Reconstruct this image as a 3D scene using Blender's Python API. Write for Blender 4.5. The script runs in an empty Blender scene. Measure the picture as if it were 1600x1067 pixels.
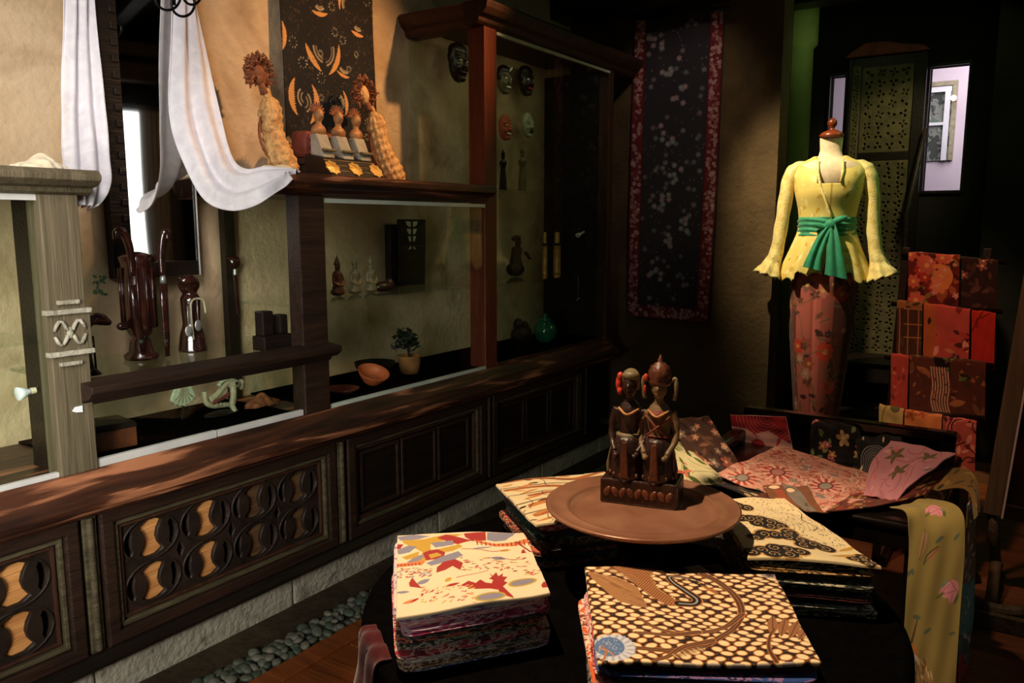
import bpy, bmesh, math, random
import numpy as np
from mathutils import Vector, Matrix, Euler
R = math.radians
PI = math.pi
sc = bpy.context.scene
COL = sc.collection
# ------------------------------------------------------------------ camera
PITCH, YAW, FPX, EYE = R(8.3), R(33.9), 1250.0, 1.2
cam = bpy.data.cameras.new('camera')
cam.sensor_width = 36.0
cam.lens = 36.0 * FPX / 1600
cam.clip_start = 0.02
camo = bpy.data.objects.new('camera', cam)
camo.location = (0, 0, EYE)
camo.rotation_euler = (PI / 2 - PITCH, 0, YAW - PI / 2)
COL.objects.link(camo)
sc.camera = camo
sc.view_settings.view_transform = 'Standard'
sc.view_settings.look = 'None'
sc.view_settings.gamma = 1
sc.view_settings.use_curve_mapping = False
sc.view_settings.exposure = 0.0
# ------------------------------------------------------------------ world and lights
w = bpy.data.worlds.new('world')
sc.world = w
w.use_nodes = True
w.node_tree.nodes['Background'].inputs[0].default_value = (.25, .35, .3, 1)
w.node_tree.nodes['Background'].inputs[1].default_value = .022

def look(o, p):
    o.rotation_euler = (Vector(p) - o.location).to_track_quat('-Z', 'Y').to_euler()

def area(name, loc, to, size, power, col, size_y=None, spread=None):
    l = bpy.data.lights.new(name, 'AREA')
    l.energy = power
    l.color = col
    l.size = size
    if size_y:
        l.shape = 'RECTANGLE'
        l.size_y = size_y
    if spread:
        l.spread = R(spread)
    o = bpy.data.objects.new(name, l)
    o.location = loc
    COL.objects.link(o)
    look(o, to)
    return o

def spot(name, loc, to, power, ang, col, r=.03, blend=.5):
    l = bpy.data.lights.new(name, 'SPOT')
    l.energy = power
    l.color = col
    l.spot_size = R(ang)
    l.spot_blend = blend
    l.shadow_soft_size = r
    o = bpy.data.objects.new(name, l)
    o.location = loc
    COL.objects.link(o)
    look(o, to)
    return o

WARM = (1.0, .62, .33)
WARM2 = (1.0, .74, .5)
COOL = (.86, .92, 1.0)
area('daylight_left', (.1, .75, 2.15), (1.02, 2.3, 1.45), .45, 6.5, (1.0, .95, .93), .8, 70)
area('daylight_low', (-.25, .95, 1.15), (1.05, 2.2, .85), .5, 4.2, (.97, 1.0, .90), .7, 64)
spot('spot_shelf', (2.75, .95, 2.62), (2.14, 2.2, 1.66), 140, 46, (1.0, .55, .24), .03, .9)
spot('spot_table', (1.10, 1.22, 2.50), (1.50, .66, .5), 225, 46, (1.0, .72, .46), .03, .6)
spot('spot_chair', (2.15, .75, 2.65), (2.5, .48, .45), 60, 38, (1.0, .62, .40), .04, .7)
spot('spot_mannequin', (3.05, 1.45, 2.55), (3.95, .93, 1.2), 205, 38, (1.0, .82, .54), .03, 1.0)
spot('spot_rack', (2.2, .35, 2.6), (3.05, .3, .8), 62, 26, (1.0, .42, .25), .04, .7)
area('green_alcove', (4.25, .35, 2.3), (4.3, .95, 1.3), .3, .8, (.7, 1.0, .5))
area('green_column', (4.35, .95, 2.2), (4.6, 1.25, 1.7), .15, .22, (.8, 1.0, .5))
area('shelf_glow', (2.15, 1.98, 1.26), (2.15, 2.25, .8), .7, .09, (1.0, .93, .55), .03)
area('case_glow', (3.1, 2.0, 1.98), (3.1, 2.25, 1.3), .8, .30, (1.0, .98, .55), .05)
area('low_case_glow', (1.3, 1.96, .79), (1.35, 2.2, .65), .5, .10, (.75, 1.0, .6), .03)
area('low_light', (-.5, .7, .95), (1.3, 1.9, .15), .4, 1.8, (1.0, .93, .86), .4, 55)
area('fill', (.2, -1.2, 2.3), (2.4, 1.2, .6), 1.4, 1.2, (.85, 1.0, .82))
spot('spot_screen', (4.25, .30, 2.25), (4.93, .88, 1.45), 20, 50, (1.0, .92, .55), .04, .8)
area('green_side', (3.75, .15, 1.9), (3.95, .75, 1.1), .15, .6, (.4, 1.0, .25))
spot('spot_hanging', (3.0, 1.2, 2.6), (3.98, 1.66, 1.7), 14, 46, (1.0, .78, .66), .05, .8)
area('room_beyond', (6.0, .3, 2.3), (6.6, .6, 1.6), 1.0, 16, (1.0, .86, .98))

# ------------------------------------------------------------------ mesh helpers
def s2l(c):
    return tuple((x / 12.92 if x <= .04045 else ((x + .055) / 1.055) ** 2.4) for x in c[:3])

def hx(s):
    return s2l(tuple(int(s[i:i + 2], 16) / 255 for i in (0, 2, 4)))

def at(px, py, X=None, Y=None, Z=None):
    u = (px - 800) / FPX
    v = (533.5 - py) / FPX
    fh = math.cos(PITCH) + v * math.sin(PITCH)
    up = v * math.cos(PITCH) - math.sin(PITCH)
    d = (fh * math.cos(YAW) + u * math.sin(YAW), fh * math.sin(YAW) - u * math.cos(YAW), up)
    t = X / d[0] if X is not None else Y / d[1] if Y is not None else (Z - EYE) / d[2]
    return Vector((d[0] * t, d[1] * t, EYE + d[2] * t))

ORG = {}

def thing(name, label, cat, loc=(0, 0, 0), rz=0, group=None, local=False, kind=None):
    o = bpy.data.objects.new(name, None)
    o.empty_display_size = .05
    o.location = loc
    o.rotation_euler = (0, 0, rz)
    COL.objects.link(o)
    if label:
        o['label'] = label
        o['category'] = cat
    if group:
        o['group'] = group
    if kind:
        o['kind'] = kind
    ORG[o.name] = (0, 0, 0) if local else tuple(loc)
    return o

def tag(o, label, cat, group=None, kind=None):
    if label:
        o['label'] = label
        o['category'] = cat
    if group:
        o['group'] = group
    if kind:
        o['kind'] = kind
    return o

def link_mesh(me, name, mat, parent=None, origin=None, smooth=False):
    o = bpy.data.objects.new(name, me)
    COL.objects.link(o)
    if mat:
        me.materials.append(mat)
    if parent is not None:
        org = ORG[parent.name]
        o.parent = parent
    else:
        if origin is None:
            n = len(me.vertices)
            a = np.empty(n * 3, 'f')
            me.vertices.foreach_get('co', a)
            a = a.reshape(-1, 3)
            org = ((a[:, 0].min() + a[:, 0].max()) / 2, (a[:, 1].min() + a[:, 1].max()) / 2, a[:, 2].min())
        else:
            org = origin
        o.location = org
    if tuple(org) != (0, 0, 0):
        me.transform(Matrix.Translation(-Vector(org)))
    ORG[o.name] = org
    if smooth:
        me.polygons.foreach_set('use_smooth', [True] * len(me.polygons))
    return o

class MB:
    def __init__(s):
        s.v = []
        s.f = []
    def add(s, vs, fs):
        n = len(s.v)
        s.v += [tuple(p) for p in vs]
        s.f += [tuple(i + n for i in f) for f in fs]
        return s
    def box(s, x0, y0, z0, x1, y1, z1):
        v = [(x, y, z) for z in (z0, z1) for x, y in ((x0, y0), (x1, y0), (x1, y1), (x0, y1))]
        return s.add(v, [(3, 2, 1, 0), (4, 5, 6, 7), (0, 1, 5, 4), (1, 2, 6, 5), (2, 3, 7, 6), (3, 0, 4, 7)])
    def prism(s, poly, a, b, ax='x'):
        n = len(poly)
        def P(p, t):
            if ax == 'x': return (t, p[0], p[1])
            if ax == 'y': return (p[0], t, p[1])
            return (p[0], p[1], t)
        v = [P(p, a) for p in poly] + [P(p, b) for p in poly]
        f = [tuple(range(n))[::-1], tuple(range(n, 2 * n))]
        f += [(i, (i + 1) % n, n + (i + 1) % n, n + i) for i in range(n)]
        return s.add(v, f)
    def tube(s, pts, rad, n=10, flat=1.0, caps=True):
        pts = [Vector(p) for p in pts]
        m = len(pts)
        if not hasattr(rad, '__len__'): rad = [rad] * m
        up = Vector((0, 0, 1))
        vs = []
        prev = None
        for i, p in enumerate(pts):
            d = (pts[min(i + 1, m - 1)] - pts[max(i - 1, 0)]).normalized()
            if prev is None:
                a = d.cross(up)
                if a.length < .1: a = d.cross(Vector((0, 1, 0)))
                a.normalize()
            else:
                a = (prev - d * prev.dot(d)).normalized()
            prev = a
            b = d.cross(a)
            for k in range(n):
                t = 2 * PI * k / n
                vs.append(p + a * math.cos(t) * rad[i] + b * math.sin(t) * rad[i] * flat)
        fs = []
        for i in range(m - 1):
            for k in range(n):
                fs.append((i * n + k, i * n + (k + 1) % n, (i + 1) * n + (k + 1) % n, (i + 1) * n + k))
        if caps:
            fs += [tuple(range(n))[::-1], tuple(range((m - 1) * n, m * n))]
        return s.add(vs, fs)
    def lathe(s, prof, c=(0, 0, 0), n=24, sx=1, sy=1, wob=None):
        vs = []
        m = len(prof)
        for i, (r, z) in enumerate(prof):
            for k in range(n):
                t = 2 * PI * k / n
                rr = r * (wob(t, z) if wob else 1)
                vs.append((c[0] + rr * math.cos(t) * sx, c[1] + rr * math.sin(t) * sy, c[2] + z))
        fs = [(i * n + k, i * n + (k + 1) % n, (i + 1) * n + (k + 1) % n, (i + 1) * n + k) for i in range(m - 1) for k in range(n)]
        if prof[0][0] > 1e-5: fs.append(tuple(range(n))[::-1])
        if prof[-1][0] > 1e-5: fs.append(tuple(range((m - 1) * n, m * n)))
        return s.add(vs, fs)
    def ell(s, c, r, rot=(0, 0, 0), n=14, m=9):
        M = Euler(rot).to_matrix()
        c = Vector(c)
        vs = []
        for i in range(m + 1):
            a = PI * i / m
            for k in range(n):
                t = 2 * PI * k / n
                vs.append(c + M @ Vector((r[0] * math.sin(a) * math.cos(t), r[1] * math.sin(a) * math.sin(t), -r[2] * math.cos(a))))
        fs = [(i * n + k, i * n + (k + 1) % n, (i + 1) * n + (k + 1) % n, (i + 1) * n + k) for i in range(m) for k in range(n)]
        return s.add(vs, fs)
    def build(s, name, mat, parent=None, bevel=0, remesh=0, smooth=False, origin=None, solid=0):
        me = bpy.data.meshes.new(name)
        me.from_pydata(s.v, [], s.f)
        bm = bmesh.new()
        bm.from_mesh(me)
        bmesh.ops.remove_doubles(bm, verts=bm.verts, dist=1e-6)
        bmesh.ops.recalc_face_normals(bm, faces=bm.faces)
        bm.to_mesh(me)
        bm.free()
        o = link_mesh(me, name, mat, parent, origin, smooth)
        if bevel:
            b = o.modifiers.new('b', 'BEVEL')
            b.width = bevel
            b.segments = 2
            b.limit_method = 'ANGLE'
        if solid:
            b = o.modifiers.new('s', 'SOLIDIFY')
            b.thickness = solid
        if remesh:
            b = o.modifiers.new('r', 'REMESH')
            b.mode = 'VOXEL'
            b.voxel_size = remesh
            b.use_smooth_shade = True
            k = o.modifiers.new('sm', 'SMOOTH')
            k.iterations = 2
        return o

def tree_copy(o, parent=None):
    c = o.copy()
    COL.objects.link(c)
    if parent is not None:
        c.parent = parent
    ORG[c.name] = ORG[o.name]
    for ch in [x for x in bpy.data.objects if x.parent == o]:
        tree_copy(ch, c)
    return c

# ------------------------------------------------------------------ materials
def newmat(name):
    m = bpy.data.materials.new(name)
    m.use_nodes = True
    nt = m.node_tree
    return m, nt, nt.nodes['Principled BSDF']

def setp(b, rough=.5, metal=0, spec=.5, sheen=0, coat=0, trans=0):
    b.inputs['Roughness'].default_value = rough
    b.inputs['Metallic'].default_value = metal
    b.inputs['Specular IOR Level'].default_value = spec
    b.inputs['Sheen Weight'].default_value = sheen
    b.inputs['Coat Weight'].default_value = coat
    b.inputs['Transmission Weight'].default_value = trans

def ramp(nt, cols, pos=None, const=False):
    r = nt.nodes.new('ShaderNodeValToRGB')
    e = r.color_ramp.elements
    n = len(cols)
    while len(e) < n: e.new(.5)
    for i, c in enumerate(cols):
        e[i].position = pos[i] if pos else i / max(1, n - (0 if const else 1))
        e[i].color = (*c, 1)
    if const: r.color_ramp.interpolation = 'CONSTANT'
    return r

def mat_noise(name, c1, c2, scale=20, rough=.6, metal=0, stretch=(1, 1, 1), bump=.2, bscale=None, spec=.5, detail=6, pos=None, c3=None, coat=0, dist=.5, sheen=0):
    m, nt, b = newmat(name)
    N, L = nt.nodes, nt.links
    tc = N.new('ShaderNodeTexCoord')
    mp = N.new('ShaderNodeMapping')
    mp.inputs['Scale'].default_value = stretch
    L.new(tc.outputs['Object'], mp.inputs[0])
    no = N.new('ShaderNodeTexNoise')
    no.inputs['Scale'].default_value = scale
    no.inputs['Detail'].default_value = detail
    no.inputs['Distortion'].default_value = dist
    L.new(mp.outputs[0], no.inputs['Vector'])
    cols = [c1, c2] + ([c3] if c3 else [])
    r = ramp(nt, cols, pos or ([.32, .68] if not c3 else [.3, .5, .7]))
    L.new(no.outputs['Fac'], r.inputs[0])
    L.new(r.outputs[0], b.inputs['Base Color'])
    if bump:
        n2 = N.new('ShaderNodeTexNoise')
        n2.inputs['Scale'].default_value = bscale or scale * 3
        n2.inputs['Detail'].default_value = 5
        L.new(mp.outputs[0], n2.inputs['Vector'])
        bp = N.new('ShaderNodeBump')
        bp.inputs['Strength'].default_value = bump
        bp.inputs['Distance'].default_value = .01
        L.new(n2.outputs['Fac'], bp.inputs['Height'])
        L.new(bp.outputs[0], b.inputs['Normal'])
    setp(b, rough, metal, spec, sheen, coat)
    return m

def mat_attr(name, rough=.9, bump=.15, sheen=.2, spec=.2, weave=700):
    m, nt, b = newmat(name)
    N, L = nt.nodes, nt.links
    a = N.new('ShaderNodeAttribute')
    a.attribute_name = 'Col'
    L.new(a.outputs['Color'], b.inputs['Base Color'])
    if bump:
        tc = N.new('ShaderNodeTexCoord')
        n2 = N.new('ShaderNodeTexNoise')
        n2.inputs['Scale'].default_value = weave
        L.new(tc.outputs['Object'], n2.inputs['Vector'])
        bp = N.new('ShaderNodeBump')
        bp.inputs['Strength'].default_value = bump
        bp.inputs['Distance'].default_value = .002
        L.new(n2.outputs['Fac'], bp.inputs['Height'])
        L.new(bp.outputs[0], b.inputs['Normal'])
    setp(b, rough, 0, spec, sheen)
    return m

def mat_print(name, cols, scale=60, stretch=(1, 1, 1), rough=.9, seed=0.0):
    """printed cotton: small cells of the cloth's own dyes"""
    m, nt, b = newmat(name)
    N, L = nt.nodes, nt.links
    tc = N.new('ShaderNodeTexCoord')
    mp = N.new('ShaderNodeMapping')
    mp.inputs['Scale'].default_value = stretch
    mp.inputs['Location'].default_value = (seed, seed * .7, seed * .3)
    L.new(tc.outputs['Object'], mp.inputs[0])
    no = N.new('ShaderNodeTexNoise')
    no.inputs['Scale'].default_value = scale
    no.inputs['Detail'].default_value = 2
    no.inputs['Distortion'].default_value = 1.5
    L.new(mp.outputs[0], no.inputs['Vector'])
    n = len(cols)
    r = ramp(nt, cols, [0] + [.36 + .28 * i / (n - 1) for i in range(1, n)], const=True)
    L.new(no.outputs['Fac'], r.inputs[0])
    L.new(r.outputs[0], b.inputs['Base Color'])
    setp(b, rough, 0, .2, .2)
    return m

def mat_glass(name, tint=(.9, .95, .92), refl=1.0):
    m, nt, b = newmat(name)
    N, L = nt.nodes, nt.links
    N.remove(b)
    t = N.new('ShaderNodeBsdfTransparent')
    t.inputs[0].default_value = (*tint, 1)
    g = N.new('ShaderNodeBsdfGlossy')
    g.inputs['Roughness'].default_value = .02
    g.inputs['Color'].default_value = (refl, refl, refl, 1)
    fr = N.new('ShaderNodeFresnel')
    fr.inputs['IOR'].default_value = 1.25
    mx = N.new('ShaderNodeMixShader')
    ge = N.new('ShaderNodeNewGeometry')      # only the outer faces of the thin pane reflect
    iv = N.new('ShaderNodeMath')
    iv.operation = 'SUBTRACT'
    iv.inputs[0].default_value = 1
    L.new(ge.outputs['Backfacing'], iv.inputs[1])
    mu = N.new('ShaderNodeMath')
    mu.operation = 'MULTIPLY'
    L.new(fr.outputs[0], mu.inputs[0])
    L.new(iv.outputs[0], mu.inputs[1])
    L.new(mu.outputs[0], mx.inputs[0])
    L.new(t.outputs[0], mx.inputs[1])
    L.new(g.outputs[0], mx.inputs[2])
    L.new(mx.outputs[0], N['Material Output'].inputs[0])
    return m

def mat_emit(name, col, strength):
    m, nt, b = newmat(name)
    b.inputs['Emission Color'].default_value = (*col, 1)
    b.inputs['Emission Strength'].default_value = strength
    b.inputs['Base Color'].default_value = (*col, 1)
    return m

M = {}
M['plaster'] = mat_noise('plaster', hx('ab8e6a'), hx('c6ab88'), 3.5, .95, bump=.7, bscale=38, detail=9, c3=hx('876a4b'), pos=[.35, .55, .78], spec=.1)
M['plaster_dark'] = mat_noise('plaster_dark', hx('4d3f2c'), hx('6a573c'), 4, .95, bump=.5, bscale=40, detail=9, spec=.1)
M['dark_paint'] = mat_noise('dark_paint', hx('1d1a15'), hx('2a241b'), 5, .9, bump=.3, bscale=40, spec=.15)
M['wood'] = mat_noise('wood', hx('22160f'), hx('362318'), 9, .5, stretch=(.6, 6, 6), bump=.35, spec=.35)
M['wood_v'] = mat_noise('wood_v', hx('321d13'), hx('4a2b1c'), 9, .5, stretch=(6, 6, .6), bump=.3, spec=.35)
M['wood_red'] = mat_noise('wood_red', hx('5d2a18'), hx('753620'), 9, .45, stretch=(6, 6, .6), bump=.25, spec=.35)
M['wood_worn'] = mat_noise('wood_worn', hx('2b1811'), hx('4f2c1c'), 4, .42, stretch=(.7, 6, 6), bump=.45, c3=hx('b0714e'), pos=[.36, .54, .64], spec=.45)
M['wood_trim'] = mat_noise('wood_trim', hx('3a3323'), hx('5d523a'), 10, .6, stretch=(1, 6, 6), bump=.35, spec=.3)
M['wood_grey'] = mat_noise('wood_grey', hx('544936'), hx('6d604a'), 10, .6, stretch=(7, 7, .35), bump=.3, spec=.3)
M['wood_black'] = mat_noise('wood_black', hx('15100c'), hx('221811'), 9, .4, stretch=(.6, 6, 6), bump=.25, spec=.3)
M['carved'] = mat_noise('carved', hx('19110c'), hx('2e2017'), 14, .55, bump=.4, spec=.35)
M['carved_screen'] = mat_noise('carved_screen', hx('4a4128'), hx('645735'), 14, .55, bump=.4, spec=.3)
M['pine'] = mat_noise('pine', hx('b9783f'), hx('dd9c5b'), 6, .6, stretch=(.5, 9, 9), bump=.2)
M['pine_shaded'] = mat_noise('pine_shaded', hx('4a3320'), hx('6a4a2a'), 6, .6, stretch=(.5, 9, 9), bump=.2)  # shaded copy of the pine, light fading to the right put into colour
M['lacquer'] = mat_noise('lacquer', hx('0c0908'), hx('150f0c'), 8, .16, bump=.03, spec=.5)
M['stone'] = mat_noise('stone', hx('8a8270'), hx('aca492'), 12, .95, bump=.8, bscale=60, c3=hx('55503f'), pos=[.3, .55, .8], spec=.1)
M['soil'] = mat_noise('soil', hx('332a1e'), hx('453a2a'), 14, .95, bump=.6, spec=.1)
M['plank'] = mat_noise('plank', hx('7d3f1c'), hx('a55a2a'), 6, .4, stretch=(6, .5, 6), bump=.25, spec=.4)
M['plank_dark'] = mat_noise('plank_dark', hx('5a3521'), hx('74482c'), 6, .45, stretch=(6, .5, 6), bump=.25, spec=.35)
M['ceiling'] = mat_noise('ceiling', hx('241c14'), hx('30261a'), 8, .9, bump=.2)
M['white_cloth'] = mat_noise('white_cloth', hx('d9d3d8'), hx('eae4e6'), 30, .9, bump=.12, bscale=400, sheen=.3, spec=.1)
M['cream_cloth'] = mat_noise('cream_cloth', hx('d9c6a4'), hx('ead9ba'), 30, .9, bump=.12, bscale=400, sheen=.3, spec=.1)
M['print'] = mat_attr('print')
M['silk'] = mat_attr('silk', rough=.6, sheen=.1, spec=.3)
M['glass'] = mat_glass('glass', (.94, .972, .945))
M['glass_edge'] = mat_noise('glass_edge', hx('b9c4b4'), hx('d5dccb'), 8, .25, bump=0, spec=.6)
M['metal_rail'] = mat_noise('metal_rail', hx('c9c4c0'), hx('dedad4'), 10, .35, bump=0, metal=.1)
M['iron'] = mat_noise('iron', hx('0d0d0d'), hx('1a1a1a'), 30, .4, metal=.6, bump=.1)
M['mirror'], _nt, _b = newmat('mirror')
_b.inputs['Base Color'].default_value = (.82, .82, .80, 1)
setp(_b, .03, 1)
M['copper'] = mat_noise('copper', hx('8d5f48'), hx('ac7c62'), 8, .33, metal=.3, bump=.12, bscale=30)
M['terracotta'] = mat_noise('terracotta', hx('b5522c'), hx('cf6c3c'), 20, .5, bump=.1)
M['orange_pot'] = mat_noise('orange_pot', hx('8b5a30'), hx('a56d3a'), 20, .8, bump=.2)
M['leaf_dark'] = mat_noise('leaf_dark', hx('14170d'), hx('20240f'), 30, .7, bump=.1)
M['gold'] = mat_noise('gold', hx('c08a35'), hx('e8c070'), 30, .35, metal=.5, bump=.1)
M['silver'] = mat_noise('silver', hx('a8a8a2'), hx('d8d8d2'), 30, .3, metal=.8, bump=.05)
M['figure_dark'] = mat_noise('figure_dark', hx('1c0f0a'), hx('33190f'), 25, .38, bump=.3)
M['figure_brown'] = mat_noise('figure_brown', hx('4a2617'), hx('6d3a22'), 25, .4, bump=.3)
M['figure_tan'] = mat_noise('figure_tan', hx('8a6a48'), hx('a78258'), 25, .5, bump=.2)
M['figure_olive_dark'] = mat_noise('figure_olive_dark', hx('5a462e'), hx('836844'), 25, .5, bump=.3)
M['figure_red'] = mat_noise('figure_red', hx('a52a1c'), hx('c43d28'), 25, .5, bump=.1)
M['figure_olive'] = mat_noise('figure_olive', hx('5d523a'), hx('7a6c4c'), 25, .5, bump=.2)
M['kris_wood'] = mat_noise('kris_wood', hx('160b08'), hx('341710'), 22, .2, bump=.1, coat=.4)
M['kris_red'] = mat_noise('kris_red', hx('1d0c08'), hx('381710'), 22, .25, bump=.15, coat=.3)
M['straw'] = mat_noise('straw', hx('a8743f'), hx('e0b070'), 45, .7, bump=.5, bscale=120, c3=hx('6b4222'), pos=[.35, .6, .8])
M['straw_dark'] = mat_noise('straw_dark', hx('6b3a20'), hx('9a5a34'), 45, .75, bump=.4, bscale=120)
M['white_plastic'] = mat_noise('white_plastic', hx('e9e9ee'), hx('f4f4f6'), 10, .25, bump=0)
M['skin_form'] = mat_noise('skin_form', hx('d9c2a0'), hx('e8d6b6'), 40, .85, bump=.1, bscale=300)
M['finial'] = mat_noise('finial', hx('7a3219'), hx('9a4a28'), 20, .3, bump=.05, coat=.3)
M['sash'] = mat_noise('sash', hx('0c7c55'), hx('139469'), 40, .6, bump=.2, bscale=300, sheen=.4)
M['brocade'] = mat_noise('brocade', hx('e0c566'), hx('f4e49c'), 60, .55, bump=.3, bscale=160, sheen=.3, detail=3)
M['shell'] = mat_noise('shell', hx('9fa78c'), hx('bfc4a8'), 40, .5, bump=.1)
M['bone'] = mat_noise('bone', hx('8d8469'), hx('b5ab8a'), 30, .5, bump=.3)
M['black_cloth'] = mat_noise('black_cloth', hx('070606'), hx('0b0a09'), 30, 1.0, bump=.2, bscale=300, sheen=0, spec=0)
M['burgundy'] = mat_noise('burgundy', hx('3a0f12'), hx('561a1c'), 30, .9, bump=.2, bscale=300, sheen=.3, spec=.1)
M['green_glass'] = mat_noise('green_glass', hx('0e4a34'), hx('1a7a55'), 10, .1, bump=0, coat=.5)
M['dull_gold'] = mat_noise('dull_gold', hx('8a5a34'), hx('c08a52'), 30, .55, metal=.15, bump=.2)
M['brass'] = mat_noise('brass', hx('a8743a'), hx('d4a860'), 30, .35, metal=.4, bump=.3)
M['leather'] = mat_noise('leather', hx('241712'), hx('3d241a'), 20, .7, bump=.4)
M['leather_red'] = mat_noise('leather_red', hx('5d2418'), hx('81382a'), 20, .7, bump=.6, bscale=40)
M['lilac_wall'] = mat_noise('lilac_wall', hx('d8c8d4'), hx('e0d2da'), 3, .9, bump=.05)
M['olive_wall'] = mat_noise('olive_wall', hx('6a7a42'), hx('84924f'), 5, .9, bump=.2)

# ------------------------------------------------------------------ painting of cloth dyes
class Cv:
    def __init__(s, W, H, nx, bg, seed=1):
        s.W, s.H = W, H
        s.nx = nx
        s.ny = max(4, int(round(nx * H / W)))
        s.x, s.y = np.meshgrid(np.linspace(0, W, s.nx), np.linspace(0, H, s.ny))
        s.c = np.empty((s.ny, s.nx, 3))
        s.c[:] = hx(bg)
        s.px = W / s.nx
        s.r = random.Random(seed)
    def sl(s, x0, x1, y0, y1):
        i0 = max(0, int(x0 / s.W * (s.nx - 1)) - 1)
        i1 = min(s.nx, int(x1 / s.W * (s.nx - 1)) + 3)
        j0 = max(0, int(y0 / s.H * (s.ny - 1)) - 1)
        j1 = min(s.ny, int(y1 / s.H * (s.ny - 1)) + 3)
        if i0 >= i1 or j0 >= j1: return None
        return (slice(j0, j1), slice(i0, i1))
    def put(s, q, d, col):
        m = np.clip(.5 - d / s.px, 0, 1)[..., None]
        s.c[q] = s.c[q] * (1 - m) + np.array(hx(col)) * m
    def ell(s, cx, cy, rx, ry, a=0, col='000000', ring=0, rcol=None):
        r = max(rx, ry) + ring
        q = s.sl(cx - r, cx + r, cy - r, cy + r)
        if q is None: return
        X, Y = s.x[q] - cx, s.y[q] - cy
        U = X * math.cos(a) + Y * math.sin(a)
        V = -X * math.sin(a) + Y * math.cos(a)
        if ring:
            s.put(q, (np.sqrt((U / (rx + ring)) ** 2 + (V / (ry + ring)) ** 2) - 1) * min(rx, ry), rcol)
        s.put(q, (np.sqrt((U / rx) ** 2 + (V / ry) ** 2) - 1) * min(rx, ry), col)
    def poly(s, pts, col):
        xs = [p[0] for p in pts]
        ys = [p[1] for p in pts]
        q = s.sl(min(xs), max(xs), min(ys), max(ys))
        if q is None: return
        X, Y = s.x[q], s.y[q]
        ins = np.zeros(X.shape, bool)
        n = len(pts)
        for i in range(n):
            x0, y0 = pts[i]
            x1, y1 = pts[(i + 1) % n]
            if y0 == y1: continue
            ins ^= ((y0 > Y) != (y1 > Y)) & (X < (x1 - x0) * (Y - y0) / (y1 - y0) + x0)
        s.put(q, np.where(ins, -s.px, s.px), col)
    def line(s, pts, wd, col, w2=None):
        n = len(pts)
        for i in range(n - 1):
            (x0, y0), (x1, y1) = pts[i], pts[i + 1]
            ww = wd if w2 is None else wd + (w2 - wd) * i / max(1, n - 2)
            q = s.sl(min(x0, x1) - ww, max(x0, x1) + ww, min(y0, y1) - ww, max(y0, y1) + ww)
            if q is None: continue
            X, Y = s.x[q] - x0, s.y[q] - y0
            dx, dy = x1 - x0, y1 - y0
            l2 = dx * dx + dy * dy + 1e-12
            t = np.clip((X * dx + Y * dy) / l2, 0, 1)
            s.put(q, np.hypot(X - t * dx, Y - t * dy) - ww / 2, col)
    def leaf(s, x, y, L, wd, a, col, vein=None):
        pts = []
        for k in range(9): 
            t = k / 8
            pts.append((t * L - L / 2, wd / 2 * math.sin(PI * t) ** .8))
        for k in range(1, 8):
            t = 1 - k / 8
            pts.append((t * L - L / 2, -wd / 2 * math.sin(PI * t) ** .8))
        ca, sa = math.cos(a), math.sin(a)
        s.poly([(x + px * ca - py * sa, y + px * sa + py * ca) for px, py in pts], col)
        if vein: s.line([(x - L / 2 * ca, y - L / 2 * sa), (x + L / 2 * ca, y + L / 2 * sa)], wd * .1, vein)
    def flower(s, x, y, r, n, col, cc, a=0, line=None):
        for k in range(n):
            t = a + 2 * PI * k / n
            if line: s.ell(x + r * .6 * math.cos(t), y + r * .6 * math.sin(t), r * .52, r * .4, t, line)
            s.ell(x + r * .6 * math.cos(t), y + r * .6 * math.sin(t), r * .42, r * .3, t, col)
        s.ell(x, y, r * .26, r * .26, 0, cc)
    def arc(s, cx, cy, r, a0, a1, wd, col, n=14, ry=None, w2=None):
        ry = ry or r
        s.line([(cx + r * math.cos(a0 + (a1 - a0) * k / n), cy + ry * math.sin(a0 + (a1 - a0) * k / n)) for k in range(n + 1)], wd, col, w2)
    def spline(s, pts, wd, col, w2=None, n=8):
        s.line(cat(pts, n), wd, col, w2)
    def scatter(s, n, fn):
        for _ in range(n): fn(s.r.random() * s.W, s.r.random() * s.H)
    def leaves(s, n, cols, L, ratio=.4, vein=None):
        def fn(x, y):
            l = L * s.r.uniform(.6, 1.3)
            s.leaf(x, y, l, l * ratio, s.r.uniform(0, 6.28), s.r.choice(cols), vein)
        s.scatter(n, fn)
        return s
    def flowers(s, n, cols, rr, cc='e8c060', k=5, line=None):
        s.scatter(n, lambda x, y: s.flower(x, y, rr * s.r.uniform(.7, 1.2), k, s.r.choice(cols), cc, s.r.uniform(0, 6), line))
        return s
    def vines(s, n, col, wd, L):
        def fn(x, y):
            a = s.r.uniform(0, 6.28)
            p = [(x, y)]
            for _ in range(5):
                a += s.r.uniform(-.9, .9)
                p.append((p[-1][0] + L * .2 * math.cos(a), p[-1][1] + L * .2 * math.sin(a)))
            s.spline(p, wd, col, n=4)
        s.scatter(n, fn)
        return s

def cat(pts, n=8):
    P = [np.array(p, float) for p in pts]
    P = [2 * P[0] - P[1]] + P + [2 * P[-1] - P[-2]]
    out = []
    for i in range(1, len(P) - 2):
        for k in range(n):
            t = k / n
            a, b, c, d = P[i - 1], P[i], P[i + 1], P[i + 2]
            out.append(tuple(.5 * ((2 * b) + (-a + c) * t + (2 * a - 5 * b + 4 * c - d) * t * t + (-a + 3 * b - 3 * c + d) * t ** 3)))
    out.append(tuple(P[-2]))
    return out

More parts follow.
